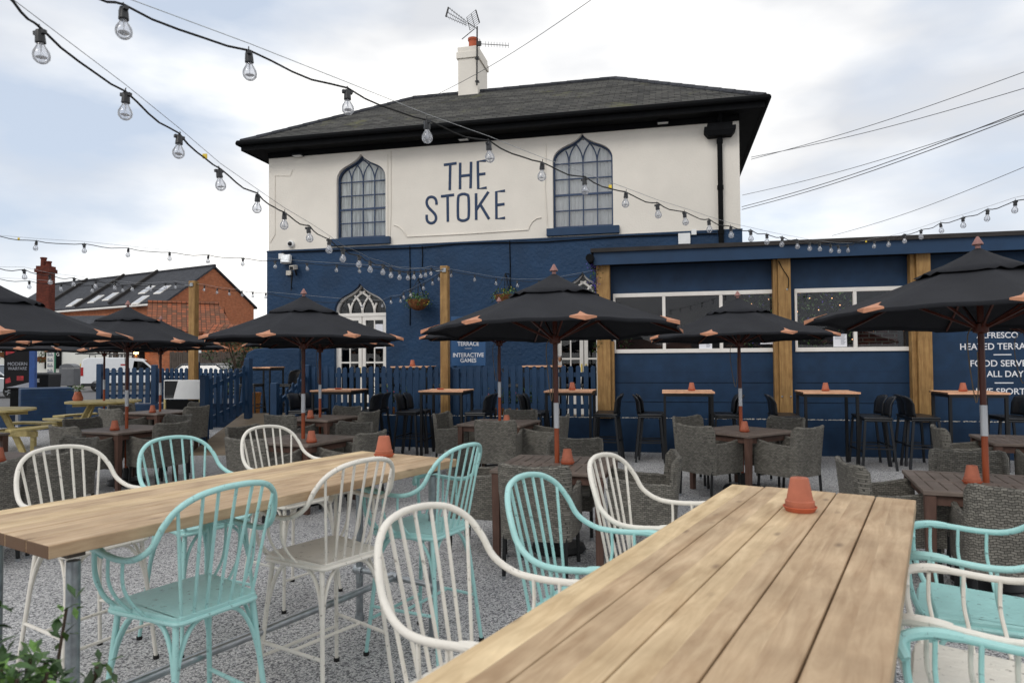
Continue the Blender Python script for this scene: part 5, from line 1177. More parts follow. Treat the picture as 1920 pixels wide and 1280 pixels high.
# ---- round picnic tables
PT = None
def picnic(loc, rz, label):
    global PT
    if PT is None:
        t = thing('picnic_table', label, 'picnic table', (0, 0, 0), 0, 'round timber picnic tables'); Zt = .80
        q = MB(); rr = .74; n = 10
        for k in range(n):
            y0 = -rr + 2 * rr * k / n + .004; y1 = -rr + 2 * rr * (k + 1) / n - .004; pts = []
            for y in (y0, (y0 + y1) / 2, y1): pts.append((math.sqrt(max(0, rr * rr - y * y)), y))
            poly = pts + [(-x, y) for x, y in pts[::-1]]
            q.prism(poly, 0, .035, tr(0, 0, Zt - .035) @ Matrix(((1, 0, 0, 0), (0, 0, 1, 0), (0, 1, 0, 0), (0, 0, 0, 1))))
        q.build('tabletop', 'picnic_wood', t)
        for k in range(4):
            a = R(45 + 90 * k); M = Matrix.Rotation(a, 4, 'Z')
            q = MB(); pl = []
            for i in range(9): b = R(-26 + 52 * i / 8); pl.append((1.13 * math.cos(b), 1.13 * math.sin(b)))
            for i in range(9): b = R(26 - 52 * i / 8); pl.append((.86 * math.cos(b), .86 * math.sin(b)))
            q.prism(pl, 0, .04, M @ tr(0, 0, .44) @ Matrix(((1, 0, 0, 0), (0, 0, 1, 0), (0, 1, 0, 0), (0, 0, 0, 1)))); q.build('seat', 'picnic_wood', t, bevel=.006)
            q = MB(); q.beam(M @ Vector((.30, .03, Zt - .04)), M @ Vector((.74, .03, .0)), .045, .10); q.build('leg', 'picnic_wood', t)
            q = MB(); q.beam(M @ Vector((.02, -.03, .36)), M @ Vector((1.08, -.03, .36)), .045, .10); q.build('seat_beam', 'picnic_wood', t)
            q = MB(); q.beam(M @ Vector((.98, -.03, .31)), M @ Vector((.98, -.03, 0)), .06, .06); q.build('seat_post', 'picnic_wood', t)
        q = MB(); q.box(-.6, .6, -.04, .04, Zt - .12, Zt - .036); q.build('batten', 'picnic_wood', t)
        PT = t; t.location = loc; t.rotation_euler = (0, 0, rz); return t
    return dup(PT, loc, rz, label, 'round timber picnic tables')
c1 = PZ(195, 751, .80); c2 = PZ(-22, 767, .80); print('PIC', c1, c2)
picnic((c1.x, c1.y, 0), R(20), 'round pale timber picnic table with plant pot on it near blue pier')
picnic((c2.x, c2.y, 0), R(35), 'round pale timber picnic table cut by left picture edge')
parasol(c1, R(-80), 'charcoal parasol over the far round picnic table in front of white van'); parasol(c2, R(-75), 'charcoal parasol over the picnic table at left picture edge')
c3 = PY(-100, 700, 8.6); parasol(c3, R(-100), 'charcoal parasol just outside left edge, only two brown tips showing')
low_table(c3, R(-20), 'low brown slatted table: under the parasol outside the left edge')
pp = PZ(146, 751, .80); t = thing('plant_pot', 'small terracotta plant pot with green seedling on far picnic table', 'plant pot', (pp.x, pp.y, .801), 0)
q = MB(); q.lathe([(0, 0), (.09, 0), (.11, .05), (.06, .2), (.0, .2)], seg=16); q.build('pot', 'terracotta', t, smooth=True); rn = random.Random(2); q = MB(); leaves(q, 70, lambda: (rn.gauss(0, .06), rn.gauss(0, .06), .22 + rn.random() * .1), (.05, .1), rn); q.build('foliage', 'green_leaf_light', t, flip=False)

# ---- shrub at the lower left corner
t = thing('shrub', 'leafy green shrub in lower left foreground corner', 'shrub', (-1.21, 1.5, -.03), 0); rn = random.Random(21)
st = MB(); tips = []
for k in range(34):
    x, y = rn.gauss(0, .11), rn.gauss(0, .10); h = rn.uniform(.92, 1.08) + (.08 if x < -.05 else 0) - (.05 if x > .08 else 0)
    P = catmull([(x * .3, y * .3, 0), (x * .7, y * .7, h * .5), (x * 1.1, y * 1.1, h)], 5); st.tube(P, .004, 5); tips.append(P)
st.build('stems', 'bark', t); q = MB(); q2 = MB()
for P in tips:
    for i, p in enumerate(P):
        if i < 4: continue
        for _ in range(5): leaves(q if rn.random() < .75 else q2, 1, lambda: tuple(p + Vector((rn.gauss(0, .012), rn.gauss(0, .012), rn.gauss(0, .012)))), (.035, .065), rn)
    leaves(q2, 4, lambda: tuple(P[-1] + Vector((rn.gauss(0, .01), rn.gauss(0, .01), rn.gauss(0, .01)))), (.03, .045), rn)
leaves(q, 1500, lambda: (lambda a: (a - .02, rn.gauss(0, .09), rn.uniform(.5, 1.0 if a > .03 else 1.10)))(rn.gauss(0, .10)), (.04, .07), rn)
q.build('foliage', 'green_leaf', t, flip=False); q2.build('young_leaves', 'green_leaf_light', t, flip=False)

# ================================================================ FAR LEFT: STREET, HOUSES, VEHICLES
# row of brick houses with slate roof, gable towards the right
ap = PY(401, 503, 55); e_ = Vector((.503, .864, 0)).normalized(); rd = Vector((-e_.y, e_.x, 0)); hz = Matrix.Translation((ap.x, ap.y, 0)) @ Matrix(((rd.x, e_.x, 0, 0), (rd.y, e_.y, 0, 0), (0, 0, 1, 0), (0, 0, 0, 1)))
# local: x = away to the left along the ridge, y = across the gable (right/back positive)
T = thing('brick_house_row', 'long red brick house row with dark slate roof and skylights beyond the car park', 'house row', (ap.x, ap.y, .1), math.atan2(rd.y, rd.x))
zr_ = ap.z - .1; hw_ = 3.9; ze_ = PY(316, 564, 51.6).z - .1; Ln = 25.5
q = MB(); q.add([(0, -hw_, 0), (0, hw_, 0), (0, hw_, ze_), (0, 0, zr_), (0, -hw_, ze_), (Ln, -hw_, 0), (Ln, hw_, 0), (Ln, hw_, ze_), (Ln, 0, zr_), (Ln, -hw_, ze_)], [(0, 1, 2, 3, 4), (5, 9, 8, 7, 6), (0, 4, 9, 5), (1, 6, 7, 2)])
FL = Matrix.Diagonal((1, -1, 1, 1)) ; 
# our parent frame has x along rd and y along +90deg of it; e_ is at -90deg of rd so mirror y
q2 = MB(); q2.add(q.v, q.f, FL); q2.build('wall', 'red_brick', T)
def sl_(x, f, lift=0): return Vector((x, (hw_ + .25) * f, zr_ - (zr_ - ze_) * (1 + .25 / hw_) * f + lift))   # on front slope (towards camera)
q = MB(); q.add([sl_(-.15, 0, .05), sl_(Ln, 0, .05), sl_(Ln, 1, .05), sl_(-.15, 1, .05), sl_(-.15, 0, .2), sl_(Ln, 0, .2), sl_(Ln, 1, .2), sl_(-.15, 1, .2)], [(0, 1, 2, 3), (4, 5, 6, 7), (0, 1, 5, 4), (1, 2, 6, 5), (2, 3, 7, 6), (3, 0, 4, 7)])
MF = Matrix.Diagonal((1, -1, 1, 1)); q.add([MF @ v for v in q.v[:8]], q.f[:6]); rfh = q.build('roof', 'slate_dark', T)
for x in (7.5, 12.5, 18.5):
    q = MB(); q.beam(sl_(x, 0, .32), sl_(x, 1, .32), .25, .28); q.build('party_wall', 'felt_roof', rfh)
q = MB(); q.tube([sl_(-.15, 0, .22), sl_(Ln, 0, .22)], .12, 8); q.build('ridge_tiles', 'slate_dark', rfh)
q = MB(); q.tube([sl_(-.1, 1.02, .02), sl_(Ln, 1.02, .02)], .09, 6); q.build('gutter', 'white_paint', rfh)
for x, f in ((2.1, .55), (4.5, .5), (3.2, .82), (8.8, .62), (10.7, .66), (13.6, .72)):
    q = MB(); a_, b_, c_, d_ = sl_(x, f, .26), sl_(x + .95, f, .26), sl_(x + .95, f + .22, .26), sl_(x, f + .22, .26); q.add([a_, b_, c_, d_] + [v - Vector((0, 0, .1)) for v in (a_, b_, c_, d_)], [(0, 1, 2, 3), (0, 1, 5, 4), (1, 2, 6, 5), (2, 3, 7, 6), (3, 0, 4, 7)]); s_ = q.build('skylight', 'white_paint', rfh)
    q = MB(); ins = [v.lerp((a_ + c_) / 2, .16) + Vector((0, 0, .012)) for v in (a_, b_, c_, d_)]; q.add(ins, [(0, 1, 2, 3)]); q.build('pane', 'chrome_silver', s_)
for k in range(6):
    for z in (2.9,):
        x = 2.0 + 3.9 * k; q = MB(); q.box(x, x + 1.1, hw_ + .002, hw_ + .06, z, z + 1.2); f_ = q.build('window', 'white_paint', T); q = MB(); q.box(x + .08, x + .5, hw_ + .061, hw_ + .066, z + .1, z + 1.1); q.box(x + .6, x + 1.02, hw_ + .061, hw_ + .066, z + .1, z + 1.1); q.build('pane', 'car_glass', f_)
# low tiled outbuilding in front of the gable
o0 = PY(277, 567, 47); o1 = PY(410, 582, 49); zrT = o0.z; eL = PY(300, 622, 44).z
T = thing('tiled_outbuilding', 'low brick outbuilding with orange clay pantile roof in front of the brick gable', 'outbuilding', (o0.x, o0.y, .1), math.atan2(o1.y - o0.y, o1.x - o0.x)); Lx = (o1 - o0).length; zr2 = zrT - .1; ze2 = zr2 - 2.1
q = MB(); q.box(.2, Lx + .6, -3.0, 2.6, 0, ze2 + .05); q.add([(.2, -3.0, ze2), (.2, 2.6, ze2), (.2, -.2, zr2 - .1)], [(0, 1, 2)]); q.add([(Lx + .6, -3.0, ze2), (Lx + .6, 2.6, ze2), (Lx + .3, -.2, zr2 - .1)], [(0, 1, 2)]); q.build('wall', 'red_brick', T)
q = MB(); q.add([(0, 0, zr2), (Lx, 0, zr2), (Lx + .9, -3.3, ze2), (0, -3.3, ze2), (0, 3.0, ze2), (Lx + .9, 3.0, ze2), (0, 0, zr2 - .12), (Lx, 0, zr2 - .12), (Lx + .9, -3.3, ze2 - .12), (0, -3.3, ze2 - .12)], [(0, 1, 2, 3), (0, 4, 5, 1), (6, 7, 8, 9), (0, 3, 9, 6), (1, 7, 8, 2), (3, 2, 8, 9)]); ro_ = q.build('roof', 'clay_tile', T)
q = MB(); q.tube([(0, 0, zr2 + .04), (Lx, 0, zr2 + .04)], .13, 8); q.build('ridge_tiles', 'clay_tile', ro_)
for x0_, x1_ in ((1.2, 3.2), (3.7, 5.2)): q = MB(); q.box(x0_, x1_, -3.03, -3.002, .0, 2.3); q.build('doorway', 'interior', T)
# dark open shelter and lamp, brick pillars
s0 = PY(240, 700, 44).x; s1 = PY(318, 700, 44).x
T = thing('dark_timber_shelter', 'dark timber lean-to shelter between white building and brick outbuilding', 'shelter', ((s0 + s1) / 2, 44, .1), 0); hw3 = (s1 - s0) / 2
q = MB(); q.box(-hw3, hw3, 1.2, 1.4, 0, 3.0); q.build('back_wall', 'interior', T)
q = MB(); q.frustum((-hw3 - .3, hw3 + .3, -1.6, 1.6), (-hw3 - .3, hw3 + .3, .6, 1.6), 2.35, 3.3); q.build('roof', 'slate_dark', T)
for x in (-hw3, 0): q = MB(); q.box(x - .1, x + .1, -1.5, -1.3, 0, 2.34); q.build('post', 'fence_wood', T)
q = MB(); q.box(hw3 - .9, hw3 + .6, -1.3, 1.0, 0, 2.34); q.build('brick_pillar', 'red_brick', T)
p = PY(255, 661, 42.2); T = thing('wall_lantern', 'small glowing orange lantern on post at the dark shelter', 'lamp', (p.x, p.y, p.z - .25), 0); q = MB(); q.lathe([(0, .1), (.12, .14), (.16, .42), (0, .48)], seg=10); q.build('lamp', 'lamp_glow', T, smooth=True); q = MB(); q.box(-.05, .05, -.05, .05, -1.45, .1); q.build('post', 'planter_wood', T)
# white building
b0 = PY(-140, 700, 46).x; b1 = PY(247, 700, 46).x
T = thing('white_building', 'white rendered building behind the white van with dark sign board', 'building', (b1, 46, .1), 0); WL = b1 - b0
q = MB(); q.box(-WL, 0, 0, 9, 0, 3.7); q.build('wall', 'white_wall', T)
q = MB(); q.frustum((-WL - .3, .3, -.3, 9.3), (-WL + 3, -3, 4.2, 4.8), 3.7, 5.0); ro_ = q.build('roof', 'slate_dark', T)
for x0_, x1_ in ((-1.6, -.2),):
    q = MB(); q.box(x0_, x1_, -.06, -.002, 1.15, 2.9); f_ = q.build('window', 'white_paint', T)
    q = MB(); 
    for i in range(5):
        for j in range(5): q.box(x0_ + .1 + i * .25, x0_ + .3 + i * .25, -.07, -.061, 1.25 + j * .32, 1.5 + j * .32)
    q.build('pane', 'car_glass', f_)
def bx_(px, py): p = PY(px, py, 45.9); return p.x - b1, p.z - .1
x0_, z0_ = bx_(83, 691); x1_, z1_ = bx_(114, 652); q = MB(); q.box(x0_, x1_, -.09, -.002, z0_, z1_ + .3); sb = q.build('sign_board', 'black_paint', T)
for tx, px, py in (('G', 105, 667), ('C  N', 87, 684)):
    x, z = bx_(px, py); text_part(tx, .32, tr(x, -.1, z), 'lettering', 'timetable', sb)
for px in (85,): 
    c = PY(px, 575, 47.3); x = c.x - b1; z0c = 4.3; zt = PY(86, 499, 47.3).z - .1; q = MB(); q.box(x - .5, x + .36, 1.1, 1.75, 3.7, zt - .45); q.box(x - .6, x + .46, 1.0, 1.85, zt - .45, zt - .2); q.box(x - .53, x + .39, 1.07, 1.78, zt - .2, zt); cc_ = q.build('chimney', 'chimney_brick', ro_)
    for dx, hh in ((-.22, .62), (.12, .35)): q = MB(); q.lathe([(.19, zt), (.17, zt + hh - .12), (.21, zt + hh - .1), (.21, zt + hh), (.12, zt + hh)], (x + dx, 1.4, 0), 12); q.build('chimney_pot', 'chimney_brick', cc_, smooth=True)
def far_basket(px, py, lb):
    p = PY(px, py, 45.4); t = thing('hanging_basket', lb, 'hanging basket', tuple(p), 0, 'baskets on the white building'); q = MB(); q.lathe([(0, -.4), (.3, -.3), (.42, 0), (0, 0)], seg=12); q.build('basket', 'coir', t, smooth=True); rn = random.Random(px); q = MB(); leaves(q, 260, lambda: (rn.gauss(0, .3), rn.gauss(0, .3), rn.uniform(-.35, .35)), (.1, .2), rn); q.build('foliage', 'green_leaf', t, flip=False); q = MB(); q.tube([(0, 0, 0), (0, 0, .9), (0, .5, .9)], .02, 4); q.build('chain', 'black_metal', t)
far_basket(78, 669, 'hanging basket on white building left of dark sign board'); far_basket(8, 660, 'hanging basket on white building at the far left edge')

# ---- vehicles
def wheel(par, x, y, r, w, m='rubber'):
    q = MB(); M = tr(x, y, r) @ Matrix.Rotation(R(90), 4, 'X'); q.lathe([(r * .62, -w / 2), (r * .95, -w / 2), (r, -w * .3), (r, w * .3), (r * .95, w / 2), (r * .62, w / 2)], seg=24, M=M); wh = q.build('wheel', 'rubber', par, smooth=True)
    q = MB(); q.lathe([(0, w * .36), (r * .18, w * .42), (r * .2, w * .3), (r * .55, w * .3), (r * .62, w * .45), (r * .64, w * .2)], seg=20, M=M)
    for k in range(6): a = R(60 * k); q.beam((x + .04 * math.cos(a), y - w * .42, r + .04 * math.sin(a)), (x + r * .6 * math.cos(a), y - w * .42, r + r * .6 * math.sin(a)), .03, .06, (0, 1, 0))
    q.build('rim', 'steel', wh)
vp = PY(150, 735, 36); van = thing('white_van', 'white panel van with ladder rack on its roof parked across the road', 'van', (vp.x, vp.y, .1), R(22))
q = MB(); W_ = 1.8
prof = [(.0, .42), (.05, .36), (4.15, .30), (4.32, .42), (4.36, .72), (4.25, .92), (3.55, 1.12), (2.95, 1.66), (2.7, 1.76), (1.8, 1.81), (.3, 1.80), (.1, 1.70), (.02, 1.1)]
q.prism([(x, z) for x, z in prof], 0, W_); q.build('body', 'van_white', van, bevel=.05)
q = MB(); q.prism([(2.42, 1.12), (3.4, 1.12), (2.92, 1.58), (2.5, 1.62)], -.012, -.003); q.build('side_window', 'car_glass', van)
q = MB(); q.prism([(3.62, 1.10), (3.0, 1.63), (2.98, 1.66), (3.58, 1.13)], .12, W_ - .12); q.build('windscreen', 'car_glass', van)
q = MB(); q.box(-.04, .14, -.015, .14, .85, 1.3); q.build('tail_light', 'red_lens', van); q = MB(); q.box(-.04, .1, W_ - .14, W_ + .01, .85, 1.3); q.build('tail_light', 'red_lens', van)
q = MB(); q.box(-.03, .0, .1, W_ - .1, .35, .55); q.box(.05, 4.2, -.02, 0, .30, .45); q.build('bumper', 'black_plastic', van)
q = MB(); q.box(.9, 1.75, -.012, -.003, 1.08, 1.12); q.build('door_rail', 'black_plastic', van)
q = MB(); q.box(-.032, -.026, .08, .3, .6, 1.5); q.box(-.032, -.026, W_ - .3, W_ - .08, .6, 1.5); q.build('reflective_marking', 'yellow_plastic', van)
q = MB(); q.box(1.86, 2.2, -.010, -.003, 1.38, 1.46); q.build('small_sticker', 'red_lens', van)
q = MB()
for x in (.4, 1.3, 2.2): q.tube([(x, .1, 1.80), (x, .1, 1.95), (x, W_ - .1, 1.95), (x, W_ - .1, 1.80)], .02, 5)
for y in (.3, .6, 1.0, 1.3): q.tube([(-.3, y, 2.0 + y * .05), (2.6, y, 1.98)], .025, 5)
for k in range(9): q.tube([(-.2 + .3 * k, .3, 2.0), (-.2 + .3 * k, .6, 2.01)], .018, 4)
q.build('roof_rack', 'black_metal', van)
for x in (.78, 3.5):
    wheel(van, x, .1, .31, .2); wheel(van, x, W_ - .1, .31, .2)
def car(loc, rz, m, label):
    t = thing('parked_car', label, 'car', loc, rz); W = 1.7
    q = MB(); q.prism([(0, .35), (.1, .25), (4.0, .25), (4.15, .4), (4.12, .68), (3.9, .80), (3.1, .90), (2.6, .95), (.4, .95), (.08, .85)], 0, W); q.build('body', m, t, bevel=.06)
    q = MB(); q.frustum((.25, 3.1, .04, W - .04), (.85, 2.35, .2, W - .2), .95, 1.44); q.build('cabin', 'car_glass', t, bevel=.05)
    q = MB(); q.frustum((.80, 2.40, .19, W - .19), (.95, 2.25, .25, W - .25), 1.44, 1.48)
    for x0, x1 in ((.25, .86), (1.6, 1.62), (3.1, 2.34)): q.beam((x0, .035, .95), (x1, .195, 1.45), .06, .05); q.beam((x0, W - .035, .95), (x1, W - .195, 1.45), .06, .05)
    q.build('roof', m, t, bevel=.01)
    q = MB(); q.box(4.10, 4.16, .1, .4, .6, .72); q.build('headlight', 'white_box', t); q = MB(); q.box(4.10, 4.16, W - .4, W - .1, .6, .72); q.build('headlight', 'white_box', t)
    for x in (.75, 3.3): wheel(t, x, .08, .30, .18); wheel(t, x, W - .08, .30, .18)
    return t
p = PY(-130, 735, 30); car((p.x, 30, .1), R(4), 'car_silver', 'silver car at the far left edge behind advertising panel')
p = PY(300, 700, 29); car((p.x, 29, .1), R(-3), 'car_dark', 'dark blue car parked behind the left picket fence')

# ---- street furniture on the left
p = PY(36, 690, 23); T = thing('advertising_panel', 'tall black advertising panel with red artwork and MODERN WARFARE lettering', 'advertising panel', (p.x, 23, .1), R(4)); hw5 = .44; zb5 = PY(36, 730, 23).z - .1
q = MB(); q.box(-hw5, hw5, -.08, .08, zb5, zb5 + 1.75); q.box(-.25, .25, -.06, .06, 0, zb5); q.build('case', 'black_paint', T, bevel=.01)
q = MB(); q.box(-hw5 + .05, hw5 - .05, -.086, -.081, zb5 + .06, zb5 + 1.68); po = q.build('poster', 'poster_dark', T)
q = MB(); q.add([(-hw5 + .06, -.090, zb5 + 1.15), (-.1, -.090, zb5 + 1.25), (-.12, -.090, zb5 + 1.62), (-hw5 + .06, -.090, zb5 + 1.66)], [(0, 1, 2, 3)]); q.build('red_shape', 'poster_red', po); q = MB(); q.add([(-.02, -.090, zb5 + .30), (.2, -.090, zb5 + .30), (.2, -.090, zb5 + .46), (-.02, -.090, zb5 + .46)], [(0, 1, 2, 3)]); q.build('red_shape', 'poster_red', po); q = MB(); q.add([(-hw5 + .06, -.090, zb5 + .2), (-.2, -.090, zb5 + .25), (-.24, -.090, zb5 + .42), (-hw5 + .06, -.090, zb5 + .36)], [(0, 1, 2, 3)]); q.build('red_shape', 'poster_red', po)
q = MB(); q.add([(-hw5 + .06, -.090, zb5 + .07), (hw5 - .06, -.090, zb5 + .07), (hw5 - .06, -.090, zb5 + .24), (-.1, -.090, zb5 + .12)], [(0, 1, 2, 3)]); q.build('pale_corner', 'poster_grey', po)
z_ = PY(36, 690, 23).z - .1; text_part('MODERN', .16, tr(0, -.092, z_ + .09), 'lettering', 'poster_grey', po, 'CENTER', sx=.95, bold=.0); text_part('WARFARE', .15, tr(0, -.092, z_ - .06), 'lettering', 'poster_grey', po, 'CENTER', sx=.9, bold=.0)
p = PY(62, 700, 22.6); q = MB(); q.box(-.09, .09, -.06, .06, 0, 2.6); o = q.build('blue_post', 'royal_blue', None); o.location = (p.x, 22.6, .1); tag(o, 'bright blue upright post right beside the advertising panel', 'post')
p = PY(98, 700, 25); T = thing('bus_stop_sign', 'bus stop pole with white timetable flag edged in green', 'bus stop sign', (p.x, 25, .1), 0)
q = MB(); q.tube([(0, 0, 0), (0, 0, PY(98, 640, 25).z)], .05, 10); q.build('pole', 'galv', T, smooth=True); z0_, z1_ = PY(98, 704, 25).z - .1, PY(98, 661, 25).z - .1
q = MB(); q.box(-.16, .12, -.09, -.06, z0_, z1_); tt = q.build('timetable', 'timetable', T); q = MB(); q.box(.12, .17, -.09, -.06, z0_, z1_); q.build('green_edge', 'sign_green', T)
q = MB()
for k in range(4): zz = z0_ + .12 + k * .2; q.box(-.12, .08, -.095, -.091, zz, zz + .05); q.box(-.12, -.05, -.095, -.091, zz + .07, zz + .11); q.box(.0, .05, -.095, -.091, zz + .07, zz + .11)
q.build('print', 'paper_ink', tt)
p = PY(131, 700, 26); T = thing('litter_bin', 'grey street litter bin with domed top on short post', 'litter bin', (p.x, 26, .1), 0); z0_, z1_ = PY(131, 723, 26).z - .1, PY(131, 688, 26).z - .1
q = MB(); q.box(-.29, .29, -.2, .2, z0_, z1_ - .05); q.build('body', 'grey_paint', T, bevel=.02); q = MB(); n = 10; poly = [(-.29, z1_ - .04), (.29, z1_ - .04)] + [(.29 * math.cos(R(180 * k / n)), z1_ - .04 + .17 * math.sin(R(180 * k / n))) for k in range(1, n)]; q.prism(poly, -.2, .2); q.build('hood', 'grey_paint', T); q = MB(); q.box(-.06, .06, -.06, .06, 0, z0_); q.build('post', 'black_metal', T)
p = PY(82, 715, 24); q = MB(); q.frustum((-.36, .36, -.3, .3), (-.4, .4, -.34, .34), 0, PY(82, 700, 24).z - .15); T = thing('wheelie_bin', 'dark green rubbish bin between advertising panel and bus stop', 'rubbish bin', (p.x, 24, .1), 0); q.build('body', 'tree_leaf', T, bevel=.02) if False else q.build('body', 'black_plastic', T, bevel=.02)
z_ = PY(82, 700, 24).z - .15; q = MB(); q.frustum((-.42, .42, -.36, .36), (-.38, .38, -.3, .3), z_, z_ + .08); q.build('lid', 'black_plastic', T, bevel=.02); q = MB(); q.box(-.04, .08, -.35, -.33, z_ - .25, z_ - .12); q.build('label_plate', 'white_box', T)
p = PY(371, 654, 24); T = thing('parking_sign', 'small green parking sign on pole beside tall timber post', 'sign', (p.x, 24, .1), 0); q = MB(); q.tube([(0, 0, 0), (0, 0, PY(371, 642, 24).z)], .04, 8); q.build('pole', 'galv', T); z_ = PY(371, 655, 24).z - .1; q = MB(); q.box(-.1, .14, -.07, -.04, z_ - .12, z_ + .26); q.build('plate', 'white_box', T); q = MB(); q.box(-.07, .11, -.075, -.071, z_ - .0, z_ + .23); q.build('symbol', 'sign_green', T)
# dark timber fence and trees at the far side
x0_, x1_ = PY(318, 700, 34).x, PY(500, 700, 34).x; T = thing('timber_fence', 'dark weathered timber fence behind the parked dark car', 'fence', (x0_, 34, .1), 0); q = MB()
n = 44
for k in range(n): xx = (x1_ - x0_) * k / n; q.box(xx, xx + (x1_ - x0_) / n - .015, 0, .03, 0, 2.05 + .03 * math.sin(k * 2.3))
q.build('boards', 'fence_wood', T); q = MB(); q.box(0, x1_ - x0_, .03, .08, .4, .5); q.box(0, x1_ - x0_, .03, .08, 1.6, 1.7); q.build('rail', 'fence_wood', T)
p = PY(470, 690, 31); x1b = PY(500, 700, 38).x
T = thing('brick_shed', 'small brick outbuilding with tiled roof half hidden behind the tree', 'shed', (PY(380, 700, 38).x, 38, .1), 0); L4 = x1b + 3 - PY(380, 700, 38).x; q = MB(); q.box(0, L4, 0, 3, 0, 2.6); q.build('wall', 'red_brick', T); q = MB(); q.frustum((-.2, L4 + .2, -.3, 3.3), (-.2, L4 + .2, 1.4, 1.6), 2.6, 3.7); q.build('roof', 'clay_tile', T)
def tree(px, y, zb_, zt_, rx, label, n=1500, m='tree_leaf', name='bushy_tree', seed=1):
    p = PY(px, 700, y); t = thing(name, label, 'tree', (p.x, y, .1), 0, 'trees beyond the left fence'); rn = random.Random(seed); q = MB(); q.tube(catmull([(0, 0, 0), (.1, 0, zb_ * .6), (-.05, 0, (zb_ + zt_) / 2)], 4), [.12 * (1 - .07 * i) for i in range(9)], 8)
    cl = []
    for k in range(9): cl.append((rn.uniform(-.7, .7) * rx, rn.uniform(-.6, .6) * rx, rn.uniform(zb_ + .2, zt_ - .3), rn.uniform(.3, .55) * rx))
    for c in cl: q.tube([(0, 0, zb_ * .7), (c[0], c[1], c[2])], .03, 5)
    q.build('trunk', 'bark', t)
    def f():
        c = rn.choice(cl); d = Vector((rn.gauss(0, 1), rn.gauss(0, 1), rn.gauss(0, 1))).normalized() * (rn.random() ** .4); return (c[0] + d.x * c[3], c[1] + d.y * c[3], c[2] + d.z * c[3] * .8)
    q = MB(); leaves(q, n, f, (.10, .2), rn); q.build('crown', m, t, flip=False); return t
tree(455, 29, .4, 2.9, 1.3, 'dark green bushy tree beside the blue rendered wall', 1500, seed=3); tree(478, 30, .4, 2.75, 1.1, 'lighter green tree squeezed between tree and pub corner', 900, 'green_leaf', seed=5); tree(425, 31, .2, 2.2, 1.2, 'low dark tree in front of the brick shed', 900, seed=8)

# ================================================================ FESTOON LIGHTS
def vplane(px, py, P0, P1):          # where the pixel's ray meets the upright plane through P0, P1
    d = ray(px, py); e = Vector((P1[0] - P0[0], P1[1] - P0[1])); n = Vector((-e.y, e.x)); t = (n.x * P0[0] + n.y * P0[1]) / (n.x * d.x + n.y * d.y); return CAMP + d * t
SK = None
def socket(par, p, k):
    global SK
    if SK is None:
        q = MB(); q.lathe([(.006, .073), (.013, .071), (.015, .062), (.0165, .045), (.0175, .027), (.013, .025)], seg=12); q.box(-.024, .024, -.008, .008, .056, .070); q.tube([(0, 0, .070), (.004, 0, .088), (0, 0, .092)], .0025, 5)
        s = q.build('socket', 'black_plastic', par, smooth=True); 
        q = MB(); q.lathe([(.0125, .027), (.0135, .018), (.020, .006), (.0265, -.006), (.0285, -.018), (.0265, -.031), (.0175, -.042), (.008, -.0465), (0, -.047)], seg=18); b = q.build('bulb', 'bulb_glass', s, smooth=True)
        q = MB(); q.tube([(0, 0, .028), (0, 0, .0)], .003, 5); q.tube([(0, 0, 0), (-.008, 0, -.02), (-.006, 0, -.03), (.006, 0, -.03), (.008, 0, -.02), (0, 0, 0)], .0012, 4); q.lathe([(.0, -.02), (.019, -.024), (.0, -.026)], seg=10); f = q.build('filament', 'chrome_silver', b)
        SK = (s, b, f)
    else:
        s = SK[0].copy(); COL.objects.link(s); b = SK[1].copy(); COL.objects.link(b)
        f = SK[2].copy(); COL.objects.link(f); f.parent = b
    s.parent = par; s.location = p; s.rotation_euler = (random.uniform(-.1, .1), random.uniform(-.12, .12), random.uniform(0, 3))
    if b is not SK[1]: b.parent = s
    b.parent = s; b.location = (0, 0, 0)
    return s
def strand(label, P0, P1, bulbs, start=None, end=None, wire=True, extra_wire=None, yellow=None):
    """bulbs: pixels of the bulbs; the cable runs through their sockets"""
    pts = [vplane(x, y, P0, P1) for x, y in bulbs]
    A = [Vector(start)] if start is not None else []
    Z_ = [Vector(end)] if end is not None else []
    tops = [p + Vector((0, 0, .078)) for p in pts]; ch = A + tops + Z_
    t = thing('festoon_lights', label, 'festoon lights', tuple(ch[0]), 0, 'festoon light strings over the terrace'); b0_ = ch[0]
    q = MB(); path = []
    for i in range(len(ch) - 1):
        a, b = ch[i], ch[i + 1]; s = .035 * (b - a).length + .004; n = 5
        for k in range(n): f = k / n; path.append(a.lerp(b, f) - Vector((0, 0, s * math.sin(math.pi * f))) - b0_ + Vector((0, 0, .004 * math.sin(i * 3 + f * 9))))
    path.append(ch[-1] - b0_); q.tube(path, .0048, 6); q.build('cable', 'rubber', t, smooth=True)
    if wire: q = MB(); q.tube([p - b0_ + Vector((0, 0, .028 if 0 < i < len(ch) - 1 else 0)) for i, p in enumerate(ch)], .0018, 4); q.build('support_wire', 'steel', t)
    for i, p in enumerate(pts): socket(t, p - b0_, i)
    if yellow is not None:
        j = min(yellow, len(ch) - 1); q = MB(); q.box(-.011, .011, -.004, .004, -.016, .008, tr(*(ch[j].lerp(ch[j - 1], .4) - b0_))); q.build('yellow_tag', 'yellow_plastic', t)
    return t
def onray(px, py, P0, P1): return vplane(px, py, P0, P1)
PT_ = (CPT.x, CPT.y)
A0 = (-1.66, 2.4)
